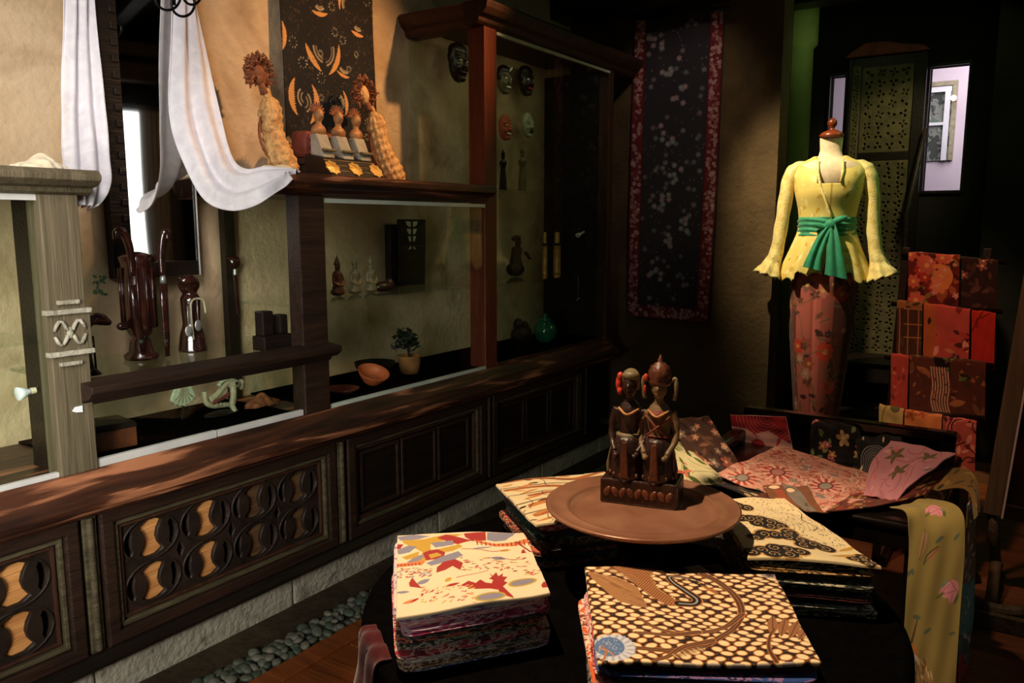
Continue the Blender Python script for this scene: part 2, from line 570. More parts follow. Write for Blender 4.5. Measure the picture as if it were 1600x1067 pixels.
def grid_obj(name, pos, col, mat, parent=None, origin=None, thick=.003, keep=None):
    ny, nx = pos.shape[:2]
    me = bpy.data.meshes.new(name)
    idx = np.arange(nx * ny).reshape(ny, nx)
    q = np.stack([idx[:-1, :-1], idx[:-1, 1:], idx[1:, 1:], idx[1:, :-1]], -1).reshape(-1, 4)
    if keep is not None: q = q[keep.reshape(-1)]
    me.vertices.add(nx * ny)
    me.vertices.foreach_set('co', pos.reshape(-1).astype('f'))
    me.loops.add(q.size)
    me.loops.foreach_set('vertex_index', q.reshape(-1).astype('i'))
    me.polygons.add(len(q))
    me.polygons.foreach_set('loop_start', (np.arange(len(q)) * 4).astype('i'))
    me.polygons.foreach_set('loop_total', np.full(len(q), 4, 'i'))
    me.update(calc_edges=True)
    me.validate()
    if col is not None:
        a = me.color_attributes.new('Col', 'FLOAT_COLOR', 'POINT')
        c4 = np.ones((nx * ny, 4), 'f')
        c4[:, :3] = col.reshape(-1, 3)
        a.data.foreach_set('color', c4.reshape(-1))
    o = link_mesh(me, name, mat, parent, origin, True)
    if thick:
        b = o.modifiers.new('s', 'SOLIDIFY')
        b.thickness = thick
        b.offset = -1
    return o

def drape(name, A, B, cv, mat=None, parent=None, ripple=0, rn=3, thick=.003, tagv=None, sag=0, nz=0, seed=0, n=24):
    """a cloth between two edge curves A (u=0) and B (u=1), both followed from v=0 to v=1"""
    ny, nx = (cv.ny, cv.nx) if cv is not None else (60, 40)
    def res(P):
        c = np.array(cat(P, n))
        d = np.r_[0, np.cumsum(np.linalg.norm(np.diff(c, axis=0), axis=1))]
        t = np.linspace(0, d[-1], ny)
        return np.stack([np.interp(t, d, c[:, k]) for k in range(3)], 1)
    a, b = res(A), res(B)
    u = np.linspace(0, 1, nx)[None, :, None]
    pos = a[:, None, :] * (1 - u) + b[:, None, :] * u
    du = np.gradient(pos, axis=1)
    dv = np.gradient(pos, axis=0)
    nrm = np.cross(du, dv)
    nrm /= np.linalg.norm(nrm, axis=2, keepdims=True) + 1e-9
    U = np.linspace(0, 1, nx)[None, :]
    V = np.linspace(0, 1, ny)[:, None]
    h = np.zeros((ny, nx))
    if ripple:
        h += ripple * np.sin(U * rn * 2 * PI + 1.2 * np.sin(V * 2.2 + seed) + seed)
    if nz:
        h += nz * (np.sin(U * 9 + V * 7 + seed) + .6 * np.sin(U * 17 - V * 11 + seed * 2) + .4 * np.sin(V * 23 + U * 5))
    pos = pos + nrm * h[..., None]
    if sag: pos[..., 2] -= sag * (4 * U * (1 - U))
    o = grid_obj(name, pos, cv.c if cv is not None else None, mat or M['print'], parent, None, thick)
    if tagv: tag(o, *tagv)
    return o

def fret(name, loops, t, mat, X, parent=None, bevel=.0015, origin=None):
    """a board of thickness t sawn out along closed 2-D loops (first is the outline); X maps (x,y,z) to the scene"""
    cu = bpy.data.curves.new(name, 'CURVE')
    cu.dimensions = '2D'
    cu.fill_mode = 'BOTH'
    cu.extrude = t / 2
    cu.bevel_depth = bevel
    cu.bevel_resolution = 0
    for lp in loops:
        s = cu.splines.new('POLY')
        s.points.add(len(lp) - 1)
        for i, p in enumerate(lp): s.points[i].co = (p[0], p[1], 0, 1)
        s.use_cyclic_u = True
    tmp = bpy.data.objects.new('tmp', cu)
    COL.objects.link(tmp)
    dg = bpy.context.evaluated_depsgraph_get()
    me = bpy.data.meshes.new_from_object(tmp.evaluated_get(dg))
    bpy.data.objects.remove(tmp)
    me.materials.clear()
    n = len(me.vertices)
    a = np.empty(n * 3, 'f')
    me.vertices.foreach_get('co', a)
    a = a.reshape(-1, 3)
    b = np.array([X(*p) for p in a.tolist()], 'f')
    me.vertices.foreach_set('co', b.reshape(-1))
    me.name = name
    return link_mesh(me, name, mat, parent, origin)

def circ(cx, cy, rx, ry=None, n=16, a=0):
    ry = ry or rx
    return [(cx + rx * math.cos(2 * PI * k / n) * math.cos(a) - ry * math.sin(2 * PI * k / n) * math.sin(a),
             cy + rx * math.cos(2 * PI * k / n) * math.sin(a) + ry * math.sin(2 * PI * k / n) * math.cos(a)) for k in range(n)]

# ================================================================== SETTING
F = 1.9      # front plane of the cabinets
WL = 2.3     # face of the left wall
def struct(mb, name, mat, **k):
    o = mb.build(name, mat, **k)
    o['kind'] = 'structure'
    return o
struct(MB().box(-1.7, WL, -.05, 4.15, WL + .12, 2.8), 'wall_left', M['plaster'])
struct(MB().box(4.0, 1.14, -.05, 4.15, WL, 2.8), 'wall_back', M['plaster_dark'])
struct(MB().box(-1.82, -2.35, -.05, -1.7, WL + .12, 2.8), 'wall_front', M['dark_paint'])
wr = thing('wall_right', None, None, (0, -2.2, 0), kind='structure')
# the right wall leaves a window whose light comes back in the mirror
wx0, wx1, wz0, wz1 = 2.19, 2.49, .86, 2.10
MB().box(-1.7, -2.35, -.05, wx0, -2.2, 2.8).build('wall_panel', M['dark_paint'], wr)
MB().box(wx1, -2.35, -.05, 6.8, -2.2, 2.8).build('wall_panel', M['dark_paint'], wr)
MB().box(wx0, -2.35, -.05, wx1, -2.2, wz0).build('wall_panel', M['dark_paint'], wr)
MB().box(wx0, -2.35, wz1, wx1, -2.2, 2.8).build('wall_panel', M['dark_paint'], wr)
wi = thing('window_1', None, None, (2.34, -2.2, .8), kind='structure')
MB().box(wx0 - .03, -2.21, wz0 - .04, wx1 + .03, -2.17, wz0).box(wx0 - .03, -2.21, wz1, wx1 + .03, -2.17, wz1 + .04).box(wx0 - .03, -2.21, wz0, wx0, -2.17, wz1).box(wx1, -2.21, wz0, wx1 + .03, -2.17, wz1).build('window_frame', M['wood_v'], wi, bevel=.004)
MB().box(wx0, -2.30, wz0, wx1, -2.295, wz1).build('pane', mat_emit('sky_light', (.93, .97, 1.0), 3.0), wi)
cc = Cv(1, 5, 40, 'd8c49a')
drape('curtain', [(wx0 + .13, -2.16, wz1), (wx0 + .115, -2.15, 1.5), (wx0 + .13, -2.16, wz0)], [(wx1 + .02, -2.16, wz1), (wx1 + .02, -2.15, 1.5), (wx1 + .02, -2.16, wz0)], cc, ripple=.014, rn=5, parent=wi)
MB().box(2.07, -2.14, 0, 2.15, -2.04, 2.3).build('trim_1', M['wood_grey'])['kind'] = 'structure'
MB().lathe([(.05, 0), (.045, 1.2), (.05, 2.3)], (2.55, -2.08, 0), 16).build('trim_2', M['wood_grey'], smooth=True)['kind'] = 'structure'
MB().box(1.4, -2.16, 2.3, 3.6, -2.02, 2.44).build('trim_3', M['wood_grey'], bevel=.01)['kind'] = 'structure'
MB().box(1.4, -2.14, 2.5, 3.6, -2.04, 2.6).build('trim_10', M['wood_grey'], bevel=.01)['kind'] = 'structure'

ce = struct(MB().box(-1.82, -2.35, 2.8, 6.9, WL + .12, 2.9), 'ceiling', M['ceiling'])
for k in range(5):
    MB().box(.2 + k * .95, -2.2, 2.66, .3 + k * .95, 2.3, 2.8).build('beam', M['wood'], ce, bevel=.006)
struct(MB().box(3.78, 1.1, 2.27, 3.96, 2.3, 2.40), 'trim_4', M['wood_black'], bevel=.006)
# dark walls round the alcove behind the mannequin
struct(MB().box(4.62, -2.2, -.05, 4.72, .30, 2.8), 'wall_dark_right', M['dark_paint'])
al = thing('wall_alcove', None, None, (5.0, .8, 0), kind='structure')
zt = 2.045
MB().box(5.0, 1.14, 0, 5.08, 2.3, 2.8).build('wall_panel', M['dark_paint'], al)
MB().box(5.0, 0.30, zt, 5.08, 1.14, 2.8).build('wall_panel', M['dark_paint'], al)
MB().box(5.0, 0.30, 0, 5.08, .443, zt).build('wall_panel', M['dark_paint'], al)
MB().box(5.0, .443, 0, 5.08, .626, 1.38).build('wall_panel', M['dark_paint'], al)
MB().box(5.0, .626, 0, 5.08, 1.06, zt).build('wall_panel', M['dark_paint'], al)
MB().box(5.0, 1.06, 0, 5.08, 1.14, 1.38).build('wall_panel', M['dark_paint'], al)
struct(MB().box(4.15, 2.25, -.05, 5.08, 2.3, 2.8), 'wall_alcove_left', M['dark_paint'])
for n, (a, b) in enumerate(((.443, .626), (1.06, 1.14))):
    wn = thing('window_%d' % (n + 2), None, None, (5.0, a, 1.38), kind='structure')
    e = .012
    MB().box(4.985, a - e, 1.37, 5.0, b + e, 1.385).box(4.985, a - e, zt - .002, 5.0, b + e, zt + .014).box(4.985, a - e, 1.385, 5.0, a, zt).box(4.985, b, 1.385, 5.0, b + e, zt).build('window_frame', M['wood_black'], wn)
    MB().box(5.03, a, 1.38, 5.034, b, zt).build('pane', M['glass'], wn)
struct(MB().box(6.7, -2.2, -.05, 6.8, 2.42, 2.8), 'wall_beyond', M['lilac_wall'])
struct(MB().box(5.08, 2.3, -.05, 6.8, 2.42, 2.8), 'wall_beyond_left', M['lilac_wall'])
# olive rounded wall end beside the mannequin
struct(MB().lathe([(.10, 0), (.10, 2.14), (.12, 2.16), (.12, 2.8)], (4.62, 1.255, 0), 32), 'trim_5', M['olive_wall'], smooth=True)
struct(MB().box(4.15, 1.14, -.05, 4.16, 2.25, 2.8), 'trim_6', M['dark_paint'])
struct(MB().box(4.3, .3, 2.3, 4.45, 1.6, 2.44), 'trim_7', M['wood_black'], bevel=.01)

# floor: gutter beside the plinth, pebbles, border board, planks
fl = thing('floor', None, None, (0, 0, 0), kind='structure')
MB().box(-1.7, -2.3, -.10, 6.9, 2.4, -.035).build('subfloor', M['soil'], fl)
k = 0
x = -1.65
rnd = random.Random(3)
while x < 4.6:
    wd = .245
    y = -2.2
    ends = [-.62 + rnd.uniform(-.3, .3), 1.60]
    y0 = -2.2
    for ye in ends:
        if ye > y0:
            MB().box(x + .002, y0 + .002, -.035, x + wd - .002, ye - .002, rnd.uniform(-.0015, 0)).build('plank', M[rnd.choice(['plank', 'plank_dark'])], fl, bevel=.002)
            y0 = ye
    x += wd
MB().box(4.64, -2.2, -.035, 6.9, 2.3, -.003).build('far_boards', M['plank_dark'], fl)
for a in (-1.6, .2, 2.0):
    MB().box(a + .002, 1.605, -.035, a + 1.798, 1.675, .004).build('border_board', M['plank'], fl, bevel=.003)
struct(MB().prism([(1.80, -.035), (1.80, .008), (F + .02, .012), (F + .02, -.035)], -1.6, 3.98), 'trim_8', M['soil'])
pb = thing('pebble_strip', 'narrow strip of grey-green river pebbles between the plinth and the floorboards', 'pebbles', (1.5, 1.74, -.03))
pv = []
for s in range(5):
    mb = MB()
    rr = random.Random(s)
    mb.ell((0, 0, 0), (.019 * rr.uniform(.85, 1.3), .014 * rr.uniform(.85, 1.2), .009 * rr.uniform(.8, 1.3)), n=8, m=5)
    me = bpy.data.meshes.new('pebble')
    me.from_pydata(mb.v, [], mb.f)
    me.polygons.foreach_set('use_smooth', [True] * len(me.polygons))
    me.materials.append(mat_noise('pebble_%d' % s, hx(['4d5144', '5d5d52', '434e40', '686455', '3a4136'][s]), hx(['5e6252', '6c6c5e', '505c4c', '787462', '4a5144'][s]), 40, .6, bump=.1))
    pv.append(me)
xx = 1.0
cnt = 0
while xx < 2.35 and cnt < 296:
    for yy in (1.695, 1.72, 1.745, 1.775):
        o = bpy.data.objects.new('pebble', rnd.choice(pv))
        COL.objects.link(o)
        o.parent = pb
        o.location = (xx + rnd.uniform(-.008, .008) - 1.5, yy + rnd.uniform(-.006, .006) - 1.74, .03 + rnd.uniform(-.006, .006) + (.006 if yy in (1.72, 1.745) else 0))
        o.rotation_euler = (rnd.uniform(-.35, .35), rnd.uniform(-.35, .35), rnd.uniform(0, 3.1))
        o.scale = [rnd.uniform(.8, 1.15)] * 3
        cnt += 1
    xx += .027
mb = MB()
while xx < 3.7:
    for yy in (1.695, 1.72, 1.745, 1.775):
        mb.ell((xx, yy + rnd.uniform(-.006, .006), 0), (.018, .014, .009), (0, 0, rnd.uniform(0, 3)), 7, 4)
    xx += .029
mb.build('pebbles_far', pv[0].materials[0], pb, smooth=True)['kind'] = 'stuff'
MB().box(1.0 - .4, 1.68, -.03, 3.8, 1.80, -.004).build('gravel_bed', M['soil'], pb)
# stone plinth: rough blocks
pl = thing('trim_9', None, None, (1.5, F, 0), kind='structure')
xx = -.4
while xx < 3.98:
    l = min(rnd.uniform(.5, .8), 3.98 - xx)
    MB().box(xx + .0015, F + .0 + rnd.uniform(0, .006), -.03, xx + l - .0015, F + .32, .112).build('plinth_block', M['stone'], pl, bevel=.008)
    xx += l

# ================================================================== CABINETS ALONG THE LEFT WALL
def frame4(mb, x0, z0, x1, z1, wd, y0, y1):
    """four mitred frame members in the plane of the cabinet fronts"""
    o = [(x0, z0), (x1, z0), (x1, z1), (x0, z1)]
    i = [(x0 + wd, z0 + wd), (x1 - wd, z0 + wd), (x1 - wd, z1 - wd), (x0 + wd, z1 - wd)]
    for k in range(4):
        j = (k + 1) % 4
        mb.prism([o[k], o[j], i[j], i[k]], y0, y1, 'y')
    return mb

base = thing('base_cabinet', 'long dark wooden base cabinet with carved openwork doors running along the left wall', 'cabinet', (1.6, F, .112))
MB().box(-.4, F + .045, .112, 3.75, WL - .002, .60).build('carcass', M['wood_black'], base)
MB().box(-.4, F - .004, .112, 3.75, F + .05, .145).prism([(F - .03, .112), (F - .03, .122), (F - .012, .14), (F, .145), (F + .02, .145), (F + .02, .112)], -.4, 3.75).build('bottom_rail', M['wood_black'], base, bevel=.003)
MB().prism([(F + .05, .500), (F - .02, .500), (F - .035, .512), (F - .03, .520), (F - .062, .530), (F - .066, .548), (F - .04, .566), (F - .03, .572), (F - .008, .606), (F - .004, .612), (F + .39, .612), (F + .39, .500)], -.4, 3.75).build('ledge', M['wood_worn'], base, bevel=.002)

def spool(cx, cz, w=.036, h=.052):
    top = [(-w, h * .70), (-w * .35, h * .98), (w * .4, h * 1.0), (w * 1.0, h * .8)]
    right = [(w * .62, h * .35), (w * .5, 0), (w * .62, -h * .35)]
    bot = [(w * 1.0, -h * .75), (w * .35, -h * .98), (-w * .4, -h * 1.0), (-w, -h * .72)]
    left = [(-w * .62, -h * .35), (-w * .5, 0), (-w * .62, h * .35)]
    return [(cx + a, cz + b) for a, b in top + right + bot + left]

def crescent(cx, cz, r0, r1, a0, a1):
    n = 8
    o = [(cx + r1 * math.cos(a0 + (a1 - a0) * k / n), cz + r1 * math.sin(a0 + (a1 - a0) * k / n)) for k in range(n + 1)]
    i = [(cx + (r0 + (r1 - r0) * .15 * abs(2 * k / n - 1)) * math.cos(a1 + (a0 - a1) * k / n), cz + r0 * math.sin(a1 + (a0 - a1) * k / n)) for k in range(1, n)]
    return o + i

for di, (x0, x1) in enumerate(((.165, .945), (.998, 1.782), (1.835, 2.619), (2.672, 3.456))):
    d = frame4(MB(), x0, .145, x1, .500, .034, F - .012, F + .03).build('door', M['wood'], base, bevel=.005)
    frame4(MB(), x0 + .036, .181, x1 - .036, .464, .012, F - .002, F + .02).build('moulding', M['wood_trim'], d, bevel=.003)
    frame4(MB(), x0 + .052, .197, x1 - .052, .448, .008, F + .006, F + .02).build('inner_bead', M['wood_v'], d, bevel=.002)
    if di > 1:
        MB().box(x0 + .034, F + .022, .179, x1 - .034, F + .03, .466).build('sunk_panel', M['wood_black'], d)
        for q in range(3):
            xq = x0 + .075 + q * (x1 - x0 - .15) / 3
            frame4(MB(), xq + .006, .215, xq + (x1 - x0 - .15) / 3 - .006, .43, .014, F + .014, F + .024).build('raised_bead', M['wood'], d, bevel=.003)
        continue
    loops = [[(x0 + .034, .179), (x1 - .034, .179), (x1 - .034, .466), (x0 + .034, .466)]]
    n = 4
    cw = (x1 - x0 - .12) / n
    pm = MB()
    for i in range(n):
        for j in range(2):
            cx, cz = x0 + .06 + cw * (i + .5), .262 + j * .121
            loops.append(spool(cx, cz))
            loops.append(crescent(cx, cz, .054, .074, -.62, .62))
            loops.append(crescent(cx, cz, .054, .074, PI - .62, PI + .62))
            pm.prism([(a, b) for a, b in spool(cx, cz, .034, .050)], F + .034, F + .040, 'y')
        if i: loops.append([(x0 + .06 + cw * i + a, .3225 + b) for a, b in ((0, .03), (.012, 0), (0, -.03), (-.012, 0))])
    fret('openwork_panel', loops, .010, M['carved'], lambda a, b, c: (a, F + .022 + c, b), d, .002)
    rings = MB()
    for i in range(n):
        for j in range(2):
            cx, cz = x0 + .06 + cw * (i + .5), .262 + j * .121
            for r in (.047, .079):
                pts = [(cx + r * math.cos(t * PI / 12), F + .015, cz + min(r, .058 if r > .06 else r) * math.sin(t * PI / 12) * (1.02)) for t in range(25)]
                if r > .06: rings.tube(pts, .004, 5, caps=False)
    rings.build('carved_ring', M['carved'], d, smooth=True)
    for pi_, (vv) in enumerate(range(n * 2)):
        i, j = vv // 2, vv % 2
        cx, cz = x0 + .06 + cw * (i + .5), .262 + j * .121
        m2 = MB().prism(spool(cx, cz, .035, .0505), F + .0285, F + .036, 'y')
        for g in (-.02, .022):
            m2.tube([(cx - .024, F + .0285, cz + g), (cx + .024, F + .0285, cz + g + .003)], .0018, 5)
        m2.build('pine_inset', M['pine'] if di == 0 or i < 2 else M['pine_shaded'], d)  # right-hand openings get the pine with shade in its colour
for x in (.955, 1.79, 2.627, 3.465):
    mb = MB().box(x, F - .006, .145, x + .035, F + .05, .500)
    mb.tube([(x + .017, F - .008, .15), (x + .017, F - .008, .495)], .009, 8)
    mb.build('stile', M['wood_trim'] if x < 2 else M['wood'], base, bevel=.003)

# --- left display case (its top board ends beside the mirror cloth)
c1 = thing('display_case', 'display case at the far left with weathered carved pilaster and moulded top board', 'display case', (.6, F, .612))
MB().prism([(F + .39, 1.268), (F - .005, 1.268), (F - .02, 1.274), (F - .022, 1.284), (F - .045, 1.288), (F - .062, 1.300), (F - .064, 1.312), (F - .052, 1.324), (F + .39, 1.324)], -.4, 1.035).build('top_board', M['wood_grey'], c1, bevel=.002)
MB().box(.915, F - .012, .612, 1.003, F + .05, 1.268).build('pilaster', M['wood_grey'], c1, bevel=.003)
zc = at(105, 520, Y=F).z
capo = MB().box(.908, F - .014, zc - .05, 1.010, F, zc + .056).build('carved_capital', M['wood_grey'], c1, bevel=.002)
for bb in ((.906, .045, 1.012, .057), (.906, -.052, 1.012, -.040), (.935, .068, .985, .078), (.93, -.075, .98, -.066)):
    MB().box(bb[0], F - .022, zc + bb[1], bb[2], F, zc + bb[3]).build('moulding', M['stone'], capo, bevel=.002)
rv = MB()
for sx in (-1, 1):
    for sz in (-1, 1):
        pts = [(.959 + sx * (.006 + .030 * t), F - .017, zc + .002 + sz * (.006 + .022 * math.sin(t * PI))) for t in (0, .2, .4, .6, .8, 1)]
        rv.tube(pts, [.005, .0045, .004, .0045, .005, .003], 6)
rv.ell((.959, F - .016, zc + .002), (.008, .006, .014))
rv.build('scroll', M['stone'], capo, smooth=True)
MB().box(.93, F + .05, .612, .95, 2.05, 1.268).build('side_panel', M['wood_black'], c1)
MB().box(-.4, F + .012, .618, .915, F + .018, 1.266).build('glass_pane', M['glass'], c1)
MB().box(-.4, F - .002, .612, .915, F + .012, .624).box(-.4, F - .002, 1.254, .915, F + .012, 1.268).build('glazing_rail', M['metal_rail'], c1, bevel=.001)
MB().box(-.4, F + .03, .928, .928, WL - .01, .936).build('glass_shelf', M['glass'], c1)

# --- low display case in the middle
c2 = thing('low_display_case', 'low display case with thick wooden front rail and glass top below the mirror', 'display case', (1.35, F, .612))
pf = [(F + .03, .770), (F - .005, .770), (F - .012, .778), (F - .018, .785), (F - .040, .790), (F - .060, .805), (F - .062, .822), (F + .012, .832), (F + .03, .826)]
MB().prism(pf, .975, 1.775).build('front_rail', M['wood'], c2, bevel=.002)
MB().box(1.004, F + .03, .812, 1.70, WL - .002, .820).build('glass_top', M['glass'], c2)
MB().box(1.004, F + .004, .628, 1.66, F + .010, .770).build('glass_pane', M['glass'], c2)
MB().box(1.004, F - .004, .612, 1.345, F + .012, .632).box(1.349, F - .002, .612, 1.66, F + .012, .630).build('glazing_rail', M['metal_rail'], c2, bevel=.0015)
MB().box(1.004, F + .03, .613, 1.66, WL - .01, .618).build('black_lining', M['black_cloth'], c2)

# --- higher case in the middle
c3 = thing('display_case', 'display case under the shelf of woven dolls with glass front and dark posts', 'display case', (2.1, F, .612))
MB().prism([(F + .39, 1.288), (F - .0, 1.288), (F - .014, 1.296), (F - .018, 1.306), (F - .042, 1.312), (F - .058, 1.324), (F - .060, 1.342), (F - .045, 1.352), (F + .39, 1.352)], 1.585, 2.634).build('top_shelf', M['wood_worn'], c3, bevel=.002)
MB().box(1.665, F - .008, .612, 1.768, F + .05, 1.288).build('pilaster', M['wood'], c3, bevel=.003)
MB().box(1.768, F + .010, .628, 2.634, F + .016, 1.280).build('glass_pane', M['glass'], c3)
MB().box(1.665, F + .05, .628, 1.671, WL - .01, 1.285).build('side_pane', M['glass'], c3)
MB().box(1.768, F - .002, .612, 2.634, F + .012, .624).build('glazing_rail', M['glass_edge'], c3, bevel=.001)
MB().box(1.768, F - .002, 1.268, 2.634, F + .010, 1.282).build('glazing_rail', M['glass_edge'], c3, bevel=.001)
MB().box(1.672, F + .04, .946, 2.634, WL - .01, .953).build('glass_shelf', M['glass'], c3)
MB().box(1.768, F + .03, .613, 2.634, WL - .01, .618).build('black_lining', M['black_cloth'], c3)
MB().box(1.68, WL - .03, .612, 1.72, WL - .002, 1.288).build('back_post', M['wood_black'], c3)

# --- tall corner cabinet
c4 = thing('corner_cabinet', 'tall glazed corner cabinet of reddish wood holding carved masks', 'cabinet', (3.2, F, .612))
pr = [(-.0, 1.965), (-.012, 1.975), (-.016, 1.99), (-.034, 2.0), (-.05, 2.02), (-.055, 2.04), (-.045, 2.05)]
mb = MB()
mb.prism([(F + .06, 1.965)] + [(F + a, b) for a, b in pr] + [(F + .06, 2.05)], 2.58, 3.98)
mb.prism([(2.70, 1.965)] + [(2.635 + a, b) for a, b in pr] + [(2.70, 2.05)], F, WL - .004, 'y')
mb.box(2.64, F + .0, 2.01, 3.75, WL - .004, 2.045)
mb.build('cornice', M['wood_v'], c4, bevel=.002)
MB().box(2.635, F, .612, 2.718, F + .08, 1.965).build('post', M['wood_red'], c4, bevel=.004)
MB().box(3.70, F, .612, 3.75, F + .06, 1.965).build('post', M['wood_v'], c4, bevel=.004)
MB().box(3.725, F + .06, .612, 3.745, WL - .005, 1.965).build('end_panel', M['wood_black'], c4)
MB().box(2.718, F + .012, .628, 3.70, F + .018, 1.96).build('glass_pane', M['glass'], c4)
MB().box(2.645, F + .08, 1.352, 2.651, WL - .004, 1.965).build('side_pane', M['glass'], c4)
MB().box(2.718, F - .002, .612, 3.70, F + .012, .624).build('glazing_rail', M['wood_worn'], c4, bevel=.001)
MB().box(2.718, F - .002, 1.945, 3.70, F + .010, 1.957).build('glazing_rail', M['glass_edge'], c4, bevel=.001)
MB().box(2.655, F + .03, .946, 3.722, WL - .01, .953).build('glass_shelf', M['glass'], c4)
MB().box(2.655, F + .03, 1.345, 3.722, WL - .01, 1.352).build('glass_shelf', M['glass'], c4)
MB().box(2.66, F + .03, .613, 3.722, WL - .01, .618).build('black_lining', M['black_cloth'], c4)

# ================================================================== MIRROR AND ITS CLOTHS
mx0, mx1, mz0, mz1 = 1.293, 1.553, 1.044, 2.35
mi = thing('wall_mirror', 'tall black-framed mirror on the ochre wall between two white cloths', 'mirror', (1.42, WL, mz0))
fr = MB().box(mx0, WL - .035, mz0, mx0 + .060, WL - .003, mz1).box(mx1 - .004, WL - .066, mz0, mx1, WL - .003, mz1).box(mx0 + .060, WL - .064, mz0, mx1 - .004, WL - .003, mz0 + .045).box(mx0 + .06, WL - .035, mz1 - .05, mx1 - .008, WL - .003, mz1)
fr.build('frame', M['wood_black'], mi, bevel=.003)
rg = MB()
for k in range(24): rg.box(mx0 + .036, WL - .041, mz0 + .12 + k * .045, mx0 + .056, WL - .034, mz0 + .14 + k * .045)
rg.build('carved_notches', M['wood_black'], mi, bevel=.002)['kind'] = 'stuff'
ta = math.tan(R(10))
MB().prism([(mx0 + .056, WL - .024), (mx1 - .004, WL - .024 - .2 * ta), (mx1 - .004, WL - .020 - .2 * ta), (mx0 + .056, WL - .020)], mz0 + .045, mz1 - .05, 'z').build('mirror_glass', M['mirror'], mi)
MB().box(mx1, WL - .067, mz0, mx1 + .004, WL - .050, mz1).build('bright_edge', M['metal_rail'], mi)

def P(px, py, Y): return tuple(at(px, py, Y=Y))
cv = Cv(.2, 1.0, 60, 'dcd6da')
yl = 2.262
drape('draped_cloth', [P(100, -60, yl), P(100, 60, yl), P(97, 170, yl - .02), P(98, 240, yl - .16), P(103, 266, yl - .30), P(114, 300, yl - .33), P(118, 322, yl - .34)],
      [P(142, -60, yl), P(150, 60, yl), P(160, 150, yl - .02), P(167, 230, yl - .1), P(171, 275, yl - .2), P(166, 300, yl - .27), P(150, 325, yl - .32)],
      cv, M['white_cloth'], ripple=.011, rn=2.6, nz=.003, tagv=('long white cotton cloth hanging left of the mirror over the case end', 'cloth', 'cloths hung beside the mirror'))
yl = 2.205
cv = Cv(.2, 1.2, 64, 'dcd6da')
drape('draped_cloth', [P(272, -60, yl), P(268, 80, yl), P(268, 190, yl), P(290, 260, yl - .05), P(320, 312, 2.06), P(360, 327, 1.93), P(400, 314, 1.83), P(436, 290, 1.825), P(450, 276, 1.83)],
      [P(300, -60, yl), P(312, 20, yl), P(330, 110, yl - .01), P(350, 200, yl - .05), P(365, 248, 2.08), P(385, 262, 1.99), P(415, 258, 1.93), P(450, 261, 1.88), P(470, 266, 1.86)],
      cv, M['white_cloth'], ripple=.012, rn=2.3, nz=.003, tagv=('white cotton cloth hanging right of the mirror and swept onto the shelf', 'cloth', 'cloths hung beside the mirror'))
# crumpled ends resting on the boards
def crumple(name, c, r, seed, mat, tg, zc_=.35):
    rr = random.Random(seed)
    n, m = 64, 16
    ph = [rr.uniform(0, 6) for _ in range(6)]
    mb = MB()
    def wob(t, z): return 1 + .13 * math.sin(3 * t + ph[0]) + .08 * math.sin(7 * t + ph[1] + z * 60) + .05 * math.sin(13 * t + ph[2])
    pr = [(1.0, 0), (1.03, .08), (1.0, .2), (.93, .34), (.84, .46), (.74, .56), (.63, .66), (.52, .74), (.41, .82), (.3, .89), (.2, .94), (.1, .98), (.01, 1.0)]
    mb.lathe([(a, b * zc_) for a, b in pr], (0, 0, 0), n, wob=wob)
    mb.v = [(c[0] + x * r[0], c[1] + y * r[1], c[2] + z * r[2] * (1 + .22 * math.sin(x * 5 + ph[3]) + .10 * math.sin(y * 6 + x * 12 + ph[4]))) for x, y, z in mb.v]
    return tag(mb.build(name, mat, smooth=True), *tg)
p = at(60, 266, Z=1.324)
crumple('crumpled_cloth', (at(62, 262, Y=2.02).x, 2.02, 1.325), (.068, .05, .10), 4, M['cream_cloth'], ('small crumpled cream cloth on top of the left display case', 'cloth'))
q = at(410, 275, Y=F + .08)
crumple('crumpled_cloth', (1.665, F + .085, 1.352), (.075, .045, .085), 9, M['cream_cloth'], ('bunched cream cloth lying on the shelf edge beside the leaning woven doll', 'cloth'))
# wrought-iron scrolls above the cloth
mb = MB()
for (cx, cy, r) in ((286, 6, 18), (300, -8, 14), (262, -6, 20)):
    mb.tube([P(cx + r * math.cos(t), cy + r * math.sin(t) * 1.1, 1.98) for t in [PI * k / 12 - .4 for k in range(0, 18)]], .0035, 8)
mb.tube([P(258, -60, 1.98), P(270, -20, 1.98), P(272, 8, 1.98)], .005, 8)
mb.tube([P(258, -60, 1.98), tuple(at(258, -60, Y=1.98) + Vector((0, 0, .52)))], .004, 6)
tag(mb.build('iron_hook', M['iron'], smooth=True), 'black wrought-iron scroll hook hanging above the right white cloth', 'hook')
# painted green marks on the wall
mb = MB()
rr = random.Random(5)
for k in range(16):
    p_ = at(145 + rr.uniform(0, 20), 432 + rr.uniform(0, 32), Y=WL - .001)
    mb.ell(p_, (.006 * rr.uniform(.5, 1.4), .0012, .005 * rr.uniform(.5, 1.5)), (0, rr.uniform(0, 3), 0), 7, 5)
tag(mb.build('wall_motif', mat_noise('green_paint', hx('4d6a4d'), hx('5f7a58'), 30, .9, bump=0)), 'small faded green painted motif on the wall left of the mirror bottom', 'painted motif')

